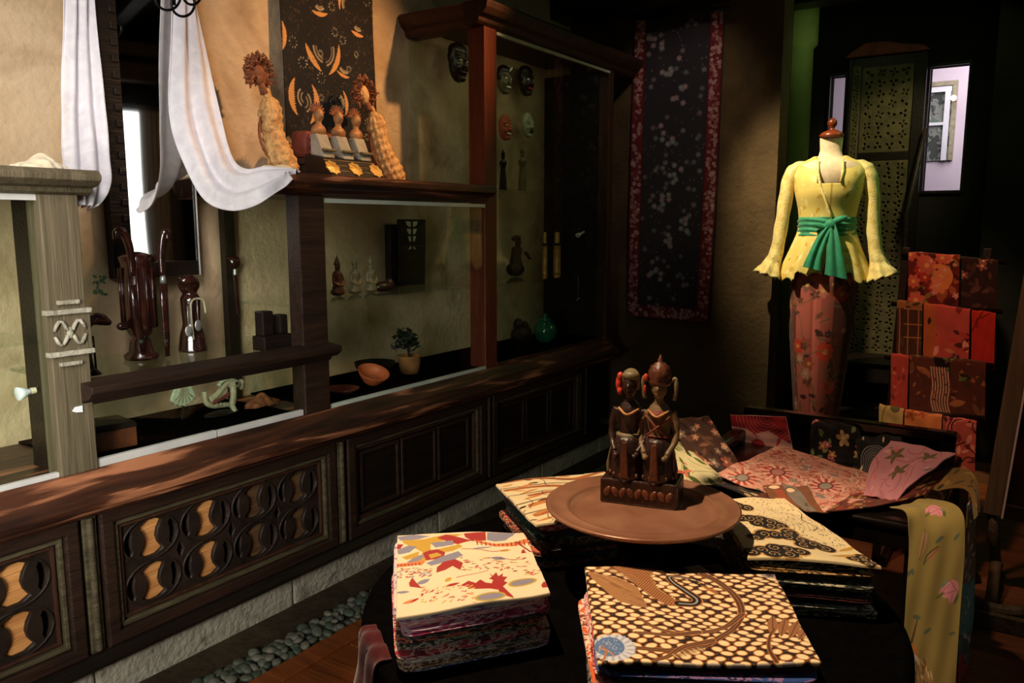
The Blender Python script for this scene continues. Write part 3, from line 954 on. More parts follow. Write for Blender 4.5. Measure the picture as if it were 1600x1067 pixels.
# ================================================================== ON AND IN THE CASES
ZG = .820
def kris(name, label, x, y, zt_, lean=0, hook=1, sheath=True, group=None, zb=ZG, silver=True):
    t = thing(name, label, 'dagger', (x, y, zb), group=group)
    h = zt_ - zb
    p0, p1 = Vector((x, y, zb + h * .02)), Vector((x + lean, y, zb + h * .62))
    MB().tube([p0, p0.lerp(p1, .3), p0.lerp(p1, .7), p1], [.007, .011, .012, .013], 10, .5).build('sheath', M['kris_wood'], t, smooth=True)
    top = p1 + Vector((0, 0, .004))
    if silver: MB().tube([top, top + Vector((0, 0, .022))], [.009, .007], 12).build('collar', M['silver'], t, smooth=True)
    b = top + Vector((0, 0, .02))
    g = h * .36
    pts = cat([b, b + Vector((0, 0, g * .4)), b + Vector((-.008 * hook, -.004, g * .72)), b + Vector((-.022 * hook, -.008, g * .95)), b + Vector((-.040 * hook, -.01, g * .98)), b + Vector((-.044 * hook, -.01, g * .82))], 4)
    n = len(pts)
    MB().tube(pts, [.008 + .003 * math.sin(PI * i / n) + .003 * i / n for i in range(n)], 10, .8).build('handle', M['kris_wood'], t, smooth=True)
    return t

x_, y_ = at(222, 560, Z=ZG)[:2]
st = thing('carved_stand', 'red-brown carved wooden dagger stand below the mirror', 'stand', (x_, y_, ZG))
MB().lathe([(.045, 0), (.048, .012), (.034, .022), (.030, .05), (.022, .062), (.032, .075), (.043, .10), (.044, .20), (.040, .27), (.046, .29), (.03, .30), (.012, .305)], (x_, y_, ZG), 24).build('body', M['kris_red'], st, smooth=True)
rb = MB()
for k in range(12):
    a = k * PI / 6
    rb.tube([(x_ + .0445 * math.cos(a), y_ + .0445 * math.sin(a), ZG + .09), (x_ + .045 * math.cos(a), y_ + .045 * math.sin(a), ZG + .26)], .004, 5)
rb.build('carved_rib', M['kris_red'], st, smooth=True)
rb = MB().ell((x_ - .055, y_ - .01, ZG + .10), (.02, .012, .012)).ell((x_ + .045, y_ - .01, ZG + .285), (.016, .012, .012))
rb.build('wing', M['kris_red'], st, smooth=True)
a_ = at(222, 470, Y=y_)
kris('kris', 'dagger with long hooked dark handle rising left in the carved stand', x_ - .015, y_ - .035, at(205, 370, Y=y_).z, -.018, 1, silver=False, group='krises on the low case')
xk, yk = at(250, 560, Z=ZG)[:2]
kris('kris', 'slim dagger with silver collar and black sheath, right of the carved stand', xk + .012, yk - .02, at(250, 372, Y=yk).z, 0, -.35, group='krises on the low case')
# dagger with horizontal handle at the left pilaster
xk, yk = at(140, 585, Z=ZG)[:2]
t = thing('kris', 'dagger with thick dark handle bent sideways, standing beside the left pilaster', 'dagger', (xk, yk, ZG), group='krises on the low case')
zt_ = at(150, 500, Y=yk).z
MB().tube([(xk, yk, ZG), (xk, yk, ZG + .02), (xk, yk, zt_ - .09)], [.030, .012, .008], 10).build('stand', M['kris_wood'], t, smooth=True)
MB().tube([(xk, yk, zt_ - .09), (xk - .003, yk, zt_ - .05)], [.009, .011], 12).build('collar', M['silver'], t, smooth=True)
MB().tube(cat([(xk - .003, yk, zt_ - .05), (xk - .004, yk, zt_ - .02), (xk + .012, yk, zt_), (xk + .035, yk, zt_ + .002), (xk + .062, yk - .005, zt_ - .012)], 4), [.010, .013, .015, .014, .013, .013, .013, .013, .014, .015, .016, .016, .016, .016, .013, .010, .006][:17], 12).build('handle', M['kris_wood'], t, smooth=True)
MB().ell((xk - .028, yk, zt_ - .07), (.012, .01, .01)).tube([(xk + .016, yk, zt_ - .04), (xk + .018, yk, zt_ - .13)], .003, 6).build('fitting', M['kris_wood'], t, smooth=True)
# dark statuette with silver discs
xs, ys = at(302, 548, Z=ZG)[:2]
t = thing('statuette', 'dark wooden statuette with turbaned head hung with silver discs', 'statuette', (xs, ys, ZG))
ht = at(295, 430, Y=ys).z - ZG
MB().tube([(xs, ys, ZG), (xs, ys, ZG + .05), (xs, ys, ZG + ht * .35), (xs, ys, ZG + ht * .7), (xs, ys, ZG + ht * .78)], [.042, .036, .026, .030, .018], 12).ell((xs - .002, ys, ZG + ht * .88), (.034, .026, .032)).ell((xs - .014, ys - .012, ZG + ht * .94), (.03, .022, .018)).build('body', M['kris_wood'], t, remesh=.004)
MB().tube(cat([(xs - .02, ys - .035, ZG + .04), (xs - .024, ys - .035, ZG + ht * .5), (xs - .018, ys - .035, ZG + ht * .68), (xs + .018, ys - .035, ZG + ht * .68), (xs + .026, ys - .035, ZG + ht * .5)], 5), .0035, 6).build('band', M['bone'], t, smooth=True)
for dx, dz in ((-.045, .30), (-.012, .36)):
    MB().ell((xs + dx, ys - .05, ZG + ht * dz), (.012, .003, .017)).tube([(xs + dx, ys - .05, ZG + ht * dz + .015), (xs + dx + .003, ys - .045, ZG + ht * dz + .075)], .0015, 5).build('silver_disc', M['silver'], t, smooth=True)
# little curled wire stand
xs, ys = at(328, 530, Z=ZG)[:2]
mb = MB().tube([(xs, ys, ZG), (xs, ys, ZG + .15)], .0018, 6)
for sgn in (-1, 1):
    for zz, r in ((.13, .013), (.10, .011)):
        mb.tube([(xs + sgn * (r + r * math.cos(a)), ys, ZG + zz + r * math.sin(a)) for a in [PI - k * .45 for k in range(12)]], .0015, 5)
tag(mb.lathe([(.02, 0), (.02, .003), (0, .004)], (xs, ys, ZG), 14).build('wire_stand', M['iron'], smooth=True), 'thin curled wire stand beside the dark statuette', 'stand')
# mace-like kris at the right end
xs, ys = at(372, 528, Z=ZG)[:2]
t = thing('kris', 'dagger with round dark handle top, beside the shadow block at the right end', 'dagger', (xs, ys, ZG), group='krises on the low case')
zh = at(368, 410, Y=ys).z
MB().ell((xs, ys, zh), (.022, .018, .024)).tube([(xs - .03, ys, zh + .014), (xs - .008, ys, zh + .016)], [.006, .012], 8).build('handle', M['kris_wood'], t, remesh=.004)
MB().tube([(xs, ys, zh - .022), (xs, ys, zh - .04)], [.006, .008], 10).build('collar', M['silver'], t)
MB().tube([(xs, ys, zh - .04), (xs + .005, ys, ZG + .08)], [.008, .006], 8, .6).build('sheath', M['kris_red'], t)
xs, ys = at(425, 545, Z=ZG)[:2]  # dark blocks added where only the dagger stand's shadow lies
t = thing('shadow_block', 'dark block in place of the dagger stand shadow, right end of the low glass top', 'block', (xs, ys, ZG))
MB().box(xs - .05, ys - .03, ZG, xs + .06, ys + .03, ZG + .045).build('lower_block', M['wood_black'], t, bevel=.004)
MB().box(xs - .045, ys - .02, ZG + .045, xs - .005, ys + .02, ZG + .12).box(xs + .02, ys - .02, ZG + .045, xs + .05, ys + .02, ZG + .105).build('upper_block', M['wood_black'], t, bevel=.004)
# inside the low case
ZC = .619
xs, ys = at(165, 668, Y=2.04)[:2]
bx = thing('wooden_box', 'brown wooden chest with dark sloping lid behind the low glass front', 'box', (xs, ys, ZC), rz=R(-8), local=True)
MB().box(-.085, -.05, 0, .06, .05, .052).build('box_body', M['figure_brown'], bx, bevel=.003)
MB().prism([(-.088, .052), (.063, .052), (.055, .068), (-.075, .072)], -.053, .053, 'y').build('lid', M['wood_black'], bx, bevel=.003)
# scalloped shell fan
ps = at(285, 612, Y=2.12)
pts = [(-.008, .045)]
for k in range(15):
    a = R(200 + k * 10)
    pts.append((.040 * math.cos(a) * (1.12 if k % 2 else 1), .038 * math.sin(a) * (1.1 if k % 2 else 1)))
pts.append((.014, .045))
t = thing('carved_shell', 'pale scalloped fan-shaped carving inside the low case', 'carving', (ps.x, ps.y, ps.z - .04), local=True)
fret('fan', [pts], .006, M['shell'], lambda a, b, c: (a, c, b + .04), t, .002)
rb = MB()
for k in range(6):
    a = R(215 + k * 22)
    rb.tube([(0, -.006, .08), (.018 * math.cos(a), -.007, .04 + .012 * math.sin(a)), (.036 * math.cos(a), -.006, .04 + .034 * math.sin(a))], .0016, 5)
rb.build('rib', M['bone'], t, smooth=True)
MB().tube([(0, 0, 0), (0, .01, ZC - ps.z + .04)], .003, 6).build('support', M['iron'], t)
# pale carved creature
pc = at(345, 622, Y=2.08)
t = thing('carved_creature', 'grey-green carved creature with open jaws inside the low case', 'carving', (pc.x, pc.y, ZC))
o_ = lambda a, b, c=0: (pc.x + a, pc.y + c, pc.z + b)
MB().tube(cat([o_(-.055, .03), o_(-.05, -.005), o_(-.02, -.02), o_(.025, -.025), o_(.04, -.036)], 5), [.008, .008, .008, .008, .008, .009, .009, .009, .009, .009, .009, .008, .008, .008, .008, .007, .007, .007, .007, .007, .006], 10).build('lower_jaw', M['bone'], t, smooth=True)
MB().tube(cat([o_(-.04, .0), o_(-.01, .015), o_(.02, .04), o_(.045, .045), o_(.055, .03)], 5), .010, 10).ell(o_(.05, .035), (.022, .018, .016)).ell(o_(.075, .03), (.014, .012, .018)).build('head', M['bone'], t, remesh=.0035)
MB().tube(cat([o_(.04, .035, -.01), o_(.035, .0, -.015), o_(.03, -.025, -.015), o_(.035, -.045, -.02)], 5), [.010] * 10 + [.008] * 6, 10).build('foreleg', M['bone'], t, smooth=True)
rg_ = MB()
for k in range(9):
    a = .35 + k * .28
    rg_.ell(o_(.022 + .034 * math.cos(a), .030 + .026 * math.sin(a), -.004), (.0045, .010, .006), (0, -a, 0), 8, 5)
for k in range(6): rg_.ell(o_(-.045 + k * .013, -.008 - .003 * k, -.006), (.002, .003, .006), n=6, m=4)
rg_.build('ridges_and_teeth', M['shell'], t, smooth=True)
MB().ell(o_(.048, .040, -.016), (.005, .004, .005)).build('eye', M['figure_dark'], t, smooth=True)
MB().tube(cat([o_(-.035, -.01, -.005), o_(.0, .0, -.008), o_(.03, .012, -.005)], 5), .006, 8).build('tongue', M['leather_red'], t, smooth=True)
MB().ell((pc.x, pc.y, ZC + .008), (.06, .03, .008)).build('foot', M['wood_black'], t)
pc = at(395, 628, Y=2.1)
crumple('cloth_scrap', (pc.x + .03, 2.1, ZC), (.06, .03, pc.z - ZC + .02), 12, M['straw_dark'], ('small orange-brown cloth heap right of the carved creature', 'cloth'), .9)
# small white pointed piece on the pilaster, and lamp bulb behind the left glass
p_ = at(121, 640, Y=F - .015)
mb = MB().prism([(p_.x - .012, p_.z - .002), (p_.x - .004, p_.z + .007), (p_.x + .012, p_.z + .008), (p_.x + .012, p_.z - .008), (p_.x - .004, p_.z - .006)], F - .016, F - .0125, 'y')
tag(mb.build('white_piece', M['white_plastic']), 'tiny white pointed piece on the left pilaster', 'tag')
def bulb(px0, py0, px1, py1, Y, r, label):
    a, b = at(px0, py0, Y=Y), at(px1, py1, Y=Y)
    t = thing('reflector_lamp', label, 'lamp', tuple(a.lerp(b, .5)), group='small reflector lamps in the cases')
    MB().tube([a, a.lerp(b, .02), a.lerp(b, .35), a.lerp(b, .55), a.lerp(b, .72)], [r * .9, r, r * .75, r * .42, r * .38], 18).build('bulb', M['white_plastic'], t, smooth=True)
    MB().tube([a.lerp(b, .70), a.lerp(b, .95)], [r * .45, r * .42], 14).build('socket', M['cream_cloth'], t)
    MB().tube(cat([b, b + Vector((.006, 0, .012)), b + Vector((.004, .01, -.01)), b + Vector((.012, .02, -.03))], 4), .0012, 5).build('wire', M['iron'], t)
    return t
bulb(27, 616, 57, 609, F + .10, .017, 'white reflector bulb in a cream socket behind the leftmost glass')
bulb(902, 368, 913, 362, F + .10, .012, 'small pale reflector lamp in the dark end of the corner cabinet')
p_ = at(45, 575, Y=2.1)
mb = MB().tube(cat([(p_.x - .02, 2.1, .936), (p_.x - .02, 2.1, .95)], 3), .018, 10)
# spare lamp fitting high in the left case
p_ = at(42, 365, Y=2.08)
mb = MB().tube([p_ + Vector((-.012, 0, .012)), p_, p_ + Vector((.014, 0, -.012))], [.004, .010, .008], 12)
mb.tube([p_ + Vector((-.012, 0, .012)), Vector((p_.x - .012, 2.1, 1.268))], .0015, 5)
tag(mb.build('hanging_bulb', M['silver'], smooth=True), 'small silvery bulb hanging under the top of the leftmost case', 'lamp')

# ================================================================== ON THE SHELF: WOVEN DOLLS, PUPPET BOX, LEATHER PANEL
ZS = 1.352
cv = Cv(.46, 1.0, 230, '17120d', 4)
for k in range(420):
    cv.ell(cv.r.random() * .46, cv.r.random(), cv.r.uniform(.003, .009), cv.r.uniform(.002, .005), cv.r.uniform(0, 3), cv.r.choice(['2a2016', '33261a', '241a12', '3d2f20']))
def pcr(px, py):
    a = at(px, py, Y=2.24)
    return (a.x - 1.945) , (a.z - 1.40)
for k in range(900):
    cv.ell(cv.r.random() * .46, cv.r.random(), cv.r.uniform(.002, .005), cv.r.uniform(.001, .003), cv.r.uniform(0, 3), cv.r.choice(['33281b', '3d2f20', '4a3826', '0e0b09']))
for (px, py, r, a0, a1, wd) in ((430, 48, .068, -.9, .75, .022), (506, 2, .050, 3.9, 5.6, .018), (514, 74, .088, 3.1, 4.5, .026), (510, 76, .090, -1.25, .35, .024), (483, 152, .078, 2.2, 4.15, .032), (479, 158, .080, -1.2, .95, .032), (568, 36, .050, 3.8, 5.3, .018), (530, 160, .062, -.9, .9, .018), (545, 100, .05, 3.7, 5.2, .014), (462, 210, .05, 3.5, 5.4, .016), (556, 8, .06, 2.0, 3.6, .016)):
    cx, cy = pcr(px, py)
    n = 26
    o1 = [(cx + r * math.cos(a0 + (a1 - a0) * k / n), cy + r * math.sin(a0 + (a1 - a0) * k / n)) for k in range(n + 1)]
    i1 = []
    for k in range(n + 1):
        t = k / n
        rr_ = r - wd * math.sin(PI * t) ** .7 * (1 if k % 2 else .72)
        i1.append((cx + rr_ * math.cos(a0 + (a1 - a0) * t), cy + rr_ * math.sin(a0 + (a1 - a0) * t)))
    cv.poly(o1 + i1[::-1], 'c98f50')
    for q, off in ((0, 1.35), (1, 1.8)):
        for k in range(1, n, 1 + q):
            t = k / n
            cv.ell(cx + (r - wd * off) * math.cos(a0 + (a1 - a0) * t), cy + (r - wd * off) * math.sin(a0 + (a1 - a0) * t), .0032, .0016, .5 + a0 + (a1 - a0) * t, 'a89478' if q == 0 else '8d7a60')
for k in range(30):
    cx, cy = cv.r.uniform(.02, .44), cv.r.uniform(.05, .97)
    for j in range(9):
        a = j * PI * 2 / 9 + k
        rq = .010 + .004 * (k % 3)
        cv.ell(cx + rq * math.cos(a), cy + rq * math.sin(a), .0035, .0017, a, cv.r.choice(['a89a84', '8d7d66', '6d5c48']))
lp = thing('leather_hanging', 'tall dark pierced hanging panel with ochre crescents behind the woven dolls', 'wall hanging', (2.17, 2.25, 1.40))
drape('panel_cloth', [(1.945, 2.255, 1.40), (1.945, 2.262, 1.9), (1.945, 2.27, 2.40)], [(2.405, 2.250, 1.40), (2.40, 2.262, 1.9), (2.395, 2.27, 2.40)], cv, nz=.002, thick=.004, parent=lp)
MB().tube([(1.93, 2.272, 2.41), (2.42, 2.272, 2.41)], .012, 10).build('hanging_rod', M['wood_black'], lp, smooth=True)

def woven_doll(label, foot, top, lean_dir, crown='flat'):
    """leaning plaited body over a stick, with oval face plate and fringed crown"""
    t = thing('woven_doll', label, 'doll', foot, group='woven straw dolls on the shelf')
    f, tp = Vector(foot), Vector(top)
    ax = (tp - f)
    L = ax.length
    d = ax.normalized()
    side = d.cross(Vector((0, 1, 0))).normalized()
    nr = side.cross(d).normalized()
    prof = [(0, .030), (.03, .040), (.10, .049), (.18, .048), (.27, .041), (.36, .036), (.45, .038), (.53, .041), (.59, .036), (.63, .024), (.66, .014), (.72, .012)]
    n, m = 48, 60
    vs = []
    for i in range(m + 1):
        s_ = i / m * .72
        r = np.interp(s_, [p[0] for p in prof], [p[1] for p in prof])
        c = f + ax * s_ + side * (.015 * math.sin(s_ * 6))
        for k in range(n):
            a = 2 * PI * k / n
            wv = 1 + .13 * math.sin(6 * a + s_ * 46) * math.sin(6 * a - s_ * 46) * (1 if s_ < .64 else .2)
            vs.append(c + (side * math.cos(a) + nr * math.sin(a) * .8) * r * wv)
    fs = [(i * n + k, i * n + (k + 1) % n, (i + 1) * n + (k + 1) % n, (i + 1) * n + k) for i in range(m) for k in range(n)]
    fs += [tuple(range(n)), tuple(range(m * n, m * n + n))]
    MB().add(vs, fs).build('plaited_body', M['straw'], t, smooth=True)
    hc = f + ax * .83
    MB().tube([f + ax * .68, f + ax * .76], [.013, .011], 10).build('neck', M['straw_dark'], t, smooth=True)
    MB().ell(hc, (.026, .018, .036), (0, lean_dir * .3, 0)).build('face', M['straw'] if crown == 'sun' else M['straw_dark'], t, smooth=True)
    cr = MB()
    rr = random.Random(7 if crown == 'sun' else 8)
    for k in range(150):
        a = R(-50 + 280 * rr.random())
        r0 = rr.uniform(.024, .046)
        r1 = r0 + rr.uniform(.010, .018)
        yy = rr.uniform(-.016, .016)
        tw = rr.uniform(-.35, .35)
        p0 = hc + Vector((r0 * math.cos(a), yy, .006 + r0 * 1.15 * math.sin(a)))
        p1 = hc + Vector((r1 * math.cos(a + tw), yy - .004, .006 + r1 * 1.15 * math.sin(a + tw)))
        cr.tube([p0, p0.lerp(p1, .5) + Vector((0, -.004, 0)), p1], [.0035, .006, .003], 5, .5)
    cr.tube([hc + Vector((.034 * math.cos(q * .2 - .8), .006, .006 + .040 * math.sin(q * .2 - .8))) for q in range(24)], .014, 8)
    cr.build('crown', M['straw_dark'], t)
    ar = MB()
    ar.tube(cat([f + ax * .62 + side * -.03, f + ax * .45 + side * -.055 * lean_dir, f + ax * .2 - side * .06 * lean_dir, f + Vector((-.05 * lean_dir, 0, .0))], 5), .006, 6, .6)
    ar.build('arm', M['straw_dark'], t, smooth=True)
    return t
y1 = 2.10
f1 = at(452, 266, Y=y1); t1 = at(394, 84, Y=y1 + .08)
woven_doll('woven straw doll leaning at the left end, beside the bunched cream cloth', (f1.x, y1, ZS), tuple(t1), -1)
f2 = at(622, 277, Y=y1); t2 = at(556, 118, Y=y1 + .06)
woven_doll('woven straw doll with round fringed crown, leaning right of the puppet heads', (f2.x, y1, ZS), tuple(t2), -1, 'sun')
# bundle stuffed between them
p_ = at(492, 232, Y=2.17)
t = thing('leather_box', 'reddish tooled leather box on short dark legs between doll and puppet box', 'box', (p_.x, 2.17, ZS))
MB().box(p_.x - .075, 2.13, ZS + .075, p_.x + .06, 2.21, ZS + .165).build('box_body', M['leather_red'], t, bevel=.012)
MB().box(p_.x - .06, 2.14, ZS, p_.x - .04, 2.2, ZS + .075).box(p_.x + .02, 2.14, ZS, p_.x + .04, 2.2, ZS + .075).box(p_.x - .07, 2.135, ZS + .055, p_.x + .055, 2.2, ZS + .075).build('stand', M['leather'], t)
rb = MB()
for k in range(9):
    rb.lathe([(.012, 0), (.010, .004), (.004, .004), (.003, .007), (0, .007)], (0, 0, 0), 10)
    q0 = len(rb.v) - 50
    cx, cz = p_.x - .055 + (k % 3) * .042, ZS + .095 + (k // 3) * .025
    rb.v[q0:] = [(cx + x, 2.13 - z, cz + y) for x, y, z in rb.v[q0:]]
rb.build('tooled_rosette', M['leather_red'], t, smooth=True)
# puppet box: sloped black chest with gilt rosettes and three busts
pb_ = at(560, 276, Y=1.99)
bx, by = pb_.x, 1.985
t = thing('puppet_box', 'black sloped chest with three gilt rosettes and three golden-headed figures', 'carved chest', (bx, by, ZS))
MB().prism([(-.005, 0), (.13, 0), (.13, .085), (.045, .065)], bx - .135, bx + .125, 'x')
mb = MB()
prof = [(by - .005, ZS), (by + .13, ZS), (by + .13, ZS + .085), (by + .045, ZS + .068)]
mb.prism(prof, bx - .125, bx + .12, 'x')
mb.build('chest', M['wood_black'], t, bevel=.003)
sl = Vector((0, .05, .068)).normalized()
nn = Vector((0, -.068, .05)).normalized()
for cx in (-.105, .0, .10):
    mb = MB()
    cpt = Vector((bx + cx, by + .020, ZS + .034))
    pts = []
    for k in range(24):
        a = k * PI / 12
        r = .027 * (1 + .12 * math.cos(8 * a))
        pts.append(cpt + Vector((1, 0, 0)) * r * math.cos(a) + sl * r * math.sin(a) + nn * .001)
    hi = [p + nn * .004 for p in pts]
    mb.add(pts + hi + [cpt + nn * .007], [(i, (i + 1) % 24, 24 + (i + 1) % 24, 24 + i) for i in range(24)] + [(24 + i, 24 + (i + 1) % 24, 48) for i in range(24)])
    mb.build('gilt_rosette', M['gold'], t)
ln = MB()
for k in range(4):
    a = .008 + k * .018
    ln.tube([(bx - .123, by - .005 + a * .74, ZS + a), (bx + .118, by - .005 + a * .74, ZS + a)], .0012, 4)
ln.build('gilt_line', M['brass'], t)
for i, cx in enumerate((-.085, .005, .09)):
    mb = MB()
    mb.prism([(by + .05, ZS + .07), (by + .115, ZS + .082), (by + .115, ZS + .15), (by + .085, ZS + .15)], bx + cx - .026, bx + cx + .026, 'x')
    kb = mb.build('key_block', M['stone'], t, bevel=.004)
    MB().box(bx + cx - .028, by + .044, ZS + .092, bx + cx + .028, by + .06, ZS + .100).build('crossbar', M['figure_olive'], kb, bevel=.002)
    hz = ZS + .15
    MB().ell((bx + cx, by + .10, hz + .012), (.030, .02, .022)).tube([(bx + cx, by + .10, hz + .02), (bx + cx, by + .10, hz + .045)], .011, 10).ell((bx + cx, by + .098, hz + .062), (.017, .018, .023)).ell((bx + cx, by + .079, hz + .06), (.003, .004, .006)).build('bust', M['dull_gold'], t, remesh=.003)
    cw_ = MB()
    for k in range(9):
        a = R(k * 22.5)
        cw_.tube([(bx + cx + .014 * math.cos(a), by + .104, hz + .072 + .012 * math.sin(a)), (bx + cx + .033 * math.cos(a), by + .106, hz + .076 + .03 * math.sin(a))], [.005, .003], 6)
    cw_.build('headdress', M['straw_dark'], t)

# ------------------------------------------------------------------ inside the middle case
def buddha(label, x, y, z, h, mat, group, trail=False):
    t = thing('figurine', label, 'figurine', (x, y, z), group=group)
    mb = MB().ell((x, y, z + h * .10), (h * .20, h * .15, h * .10)).tube([(x, y, z + h * .1), (x, y, z + h * .38), (x, y, z + h * .55), (x, y, z + h * .62)], [h * .15, h * .10, h * .12, h * .05], 12)
    mb.tube([(x - h * .12, y, z + h * .53), (x - h * .17, y - h * .04, z + h * .33), (x - h * .04, y - h * .13, z + h * .25)], [h * .04, h * .035, h * .03], 8)
    mb.tube([(x + h * .12, y, z + h * .53), (x + h * .17, y - h * .04, z + h * .33), (x + h * .04, y - h * .13, z + h * .25)], [h * .04, h * .035, h * .03], 8)
    mb.ell((x, y - h * .01, z + h * .70), (h * .07, h * .075, h * .09))
    mb.build('body', mat, t, remesh=h * .018)
    MB().lathe([(h * .085, 0), (h * .08, h * .03), (h * .06, h * .07), (h * .045, h * .12), (h * .02, h * .18), (0, h * .24)], (x, y, z + h * .75), 14).build('crown', mat, t, smooth=True)
    return t
zg = .953
for i, (px, mt, lb) in enumerate(((528, 'figure_brown', 'plain brown seated figurine, left of the trio on the glass shelf'), (555, 'figure_olive', 'pale-edged seated figurine with tall hair, middle of the trio on the glass shelf'), (580, 'figure_olive', 'turned figurine with light face, right of the trio on the glass shelf'))):
    p_ = at(px, 460, Y=2.06)
    buddha(lb, p_.x, 2.06, zg, at(px, 397, Y=2.06).z - zg, M[mt], 'figurines on the glass shelf')
p_ = at(600, 458, Y=2.05)
mb = MB().ell((p_.x, 2.05, zg + .02), (.05, .03, .02)).ell((p_.x + .03, 2.05, zg + .028), (.02, .018, .022))
tag(mb.build('reclining_carving', M['figure_dark'], remesh=.005), 'small dark lying carving right of the seated figurines', 'carving')
# dark panel with bright leaf-shaped pierced shade
pa = at(655, 370, Y=2.16)
t = thing('pierced_lantern', 'dark lantern board with eight pale leaf-shaped panes in two columns', 'lantern', (pa.x, 2.2, zg), local=True)
hz = pa.z - zg
loops = [[(-.075, .0), (.075, .0), (.085, hz + .07), (-.085, hz + .07)]]
panes = []
for i in range(3):
    z0 = hz + .043 - i * .030
    wdt = .042 - i * .006
    for s_ in (-1, 1):
        pg = [(s_ * .003, z0 + .020), (s_ * wdt, z0 + .022), (s_ * (wdt - .006), z0 + .006), (s_ * .018, z0 - .004), (s_ * .003, z0 - .003)]
        panes.append(pg)
for s_ in (-1, 1):
    panes.append([(s_ * .003, hz - .050), (s_ * .034, hz - .056), (s_ * .020, hz - .044), (s_ * .014, hz - .030), (s_ * .003, hz - .040)])
fret('board', loops + panes, .006, M['wood_black'], lambda a, b, c: (a, c, b), t, .001)
for pg in panes:
    MB().prism(pg, .001, .003, 'y').build('pane', M['shell'], t)
MB().box(-.05, 0, 0, .05, .05, .012).build('foot', M['wood_black'], t)
MB().box(-.11, .02, .0, -.06, .05, hz + .05).build('side_board', M['wood_black'], t, bevel=.003)
# plant in orange pot
pp = at(640, 572, Y=2.08)
zf = .619
t = thing('potted_plant', 'small bushy dark plant in an ochre pot behind the bowl', 'plant', (pp.x, 2.08, zf))
MB().lathe([(.036, 0), (.042, .03), (.046, .066), (.048, .07), (.042, .07), (.038, .05), (0, .05)], (pp.x, 2.08, zf), 24).build('pot', M['orange_pot'], t, smooth=True)
rr = random.Random(11)
bs = MB()
for k in range(230):
    a, b = rr.uniform(0, 6.28), rr.uniform(-.6, 1.4)
    r = rr.uniform(.3, 1)
    c = Vector((pp.x - .022 + .062 * r * math.cos(a) * math.cos(b), 2.08 + .05 * r * math.sin(a) * math.cos(b), zf + .125 + .055 * r * math.sin(b)))
    d = Vector((rr.uniform(-1, 1), rr.uniform(-1, 1), rr.uniform(-.4, 1))).normalized() * .016
    s_ = d.cross(Vector((rr.uniform(-1, 1), 1, 0))).normalized() * .006
    bs.add([c - d, c + s_, c + d, c - s_], [(0, 1, 2, 3)])
bs.build('foliage', M['leaf_dark'], t)['kind'] = 'stuff'
MB().tube([(pp.x, 2.08, zf + .05), (pp.x - .01, 2.08, zf + .12)], .005, 6).build('stem', M['leaf_dark'], t)
# terracotta bowl with pouring dish
pw = at(580, 596, Y=1.99)
t = thing('clay_bowl', 'orange terracotta bowl at the front of the middle case', 'bowl', (pw.x, 1.99, zf))
MB().lathe([(.0, .002), (.028, .002), (.034, .010), (.050, .030), (.056, .042), (.058, .046), (.054, .046), (.046, .032), (.030, .014), (0, .010)], (pw.x, 1.99, zf), 32).build('bowl', M['terracotta'], t, smooth=True)
MB().lathe([(.0, .01), (.022, .012), (.026, .018), (.022, .020), (.017, .015), (0, .015)], (pw.x, 1.985, zf), 20).build('inner_dish', M['terracotta'], t, smooth=True)
t.rotation_euler = (R(24), 0, R(-12))
t.location.z += .022
pw = at(535, 590, Y=2.01)
t = thing('clay_dish', 'flat dark reddish clay dish partly behind the left post', 'dish', (pw.x, 2.02, zf))
MB().lathe([(0, 0), (.04, 0), (.062, .015), (.066, .018), (.06, .019), (.04, .007), (0, .006)], (pw.x, 2.02, zf), 24).build('dish', M['leather_red'], t, smooth=True)
p_ = at(608, 570, Y=2.15)
tag(MB().lathe([(0, 0), (.045, 0), (.075, .03), (.08, .05), (.076, .05), (.06, .02), (0, .012)], (p_.x - .06, 2.17, zf), 24).build('dark_bowl', M['wood_black'], smooth=True), 'wide dark bowl behind the terracotta bowl', 'bowl')
# tiny clip lamps with lit tips
for px, py, lb in ((718, 485, 'tiny twin-tipped metal clip lamp at the right end of the middle case'), (903, 468, 'tiny metal clip lamp in the dark end of the corner cabinet')):
    p_ = at(px, py, Y=1.97)
    mb = MB().tube([p_ + Vector((-.010, 0, -.003)), p_ + Vector((.0, 0, .002))], [.004, .003], 8).tube([p_ + Vector((.008, 0, .004)), p_ + Vector((.014, 0, .008))], [.004, .002], 8).tube([p_ + Vector((-.012, 0, -.002)), p_ + Vector((.014, .0, .008))], .0012, 5).tube([p_, Vector((p_.x, 1.97, .953 if py > 475 else .946))], .001, 5)
    tag(mb.build('clip_lamp', M['silver'], smooth=True), lb, 'lamp')

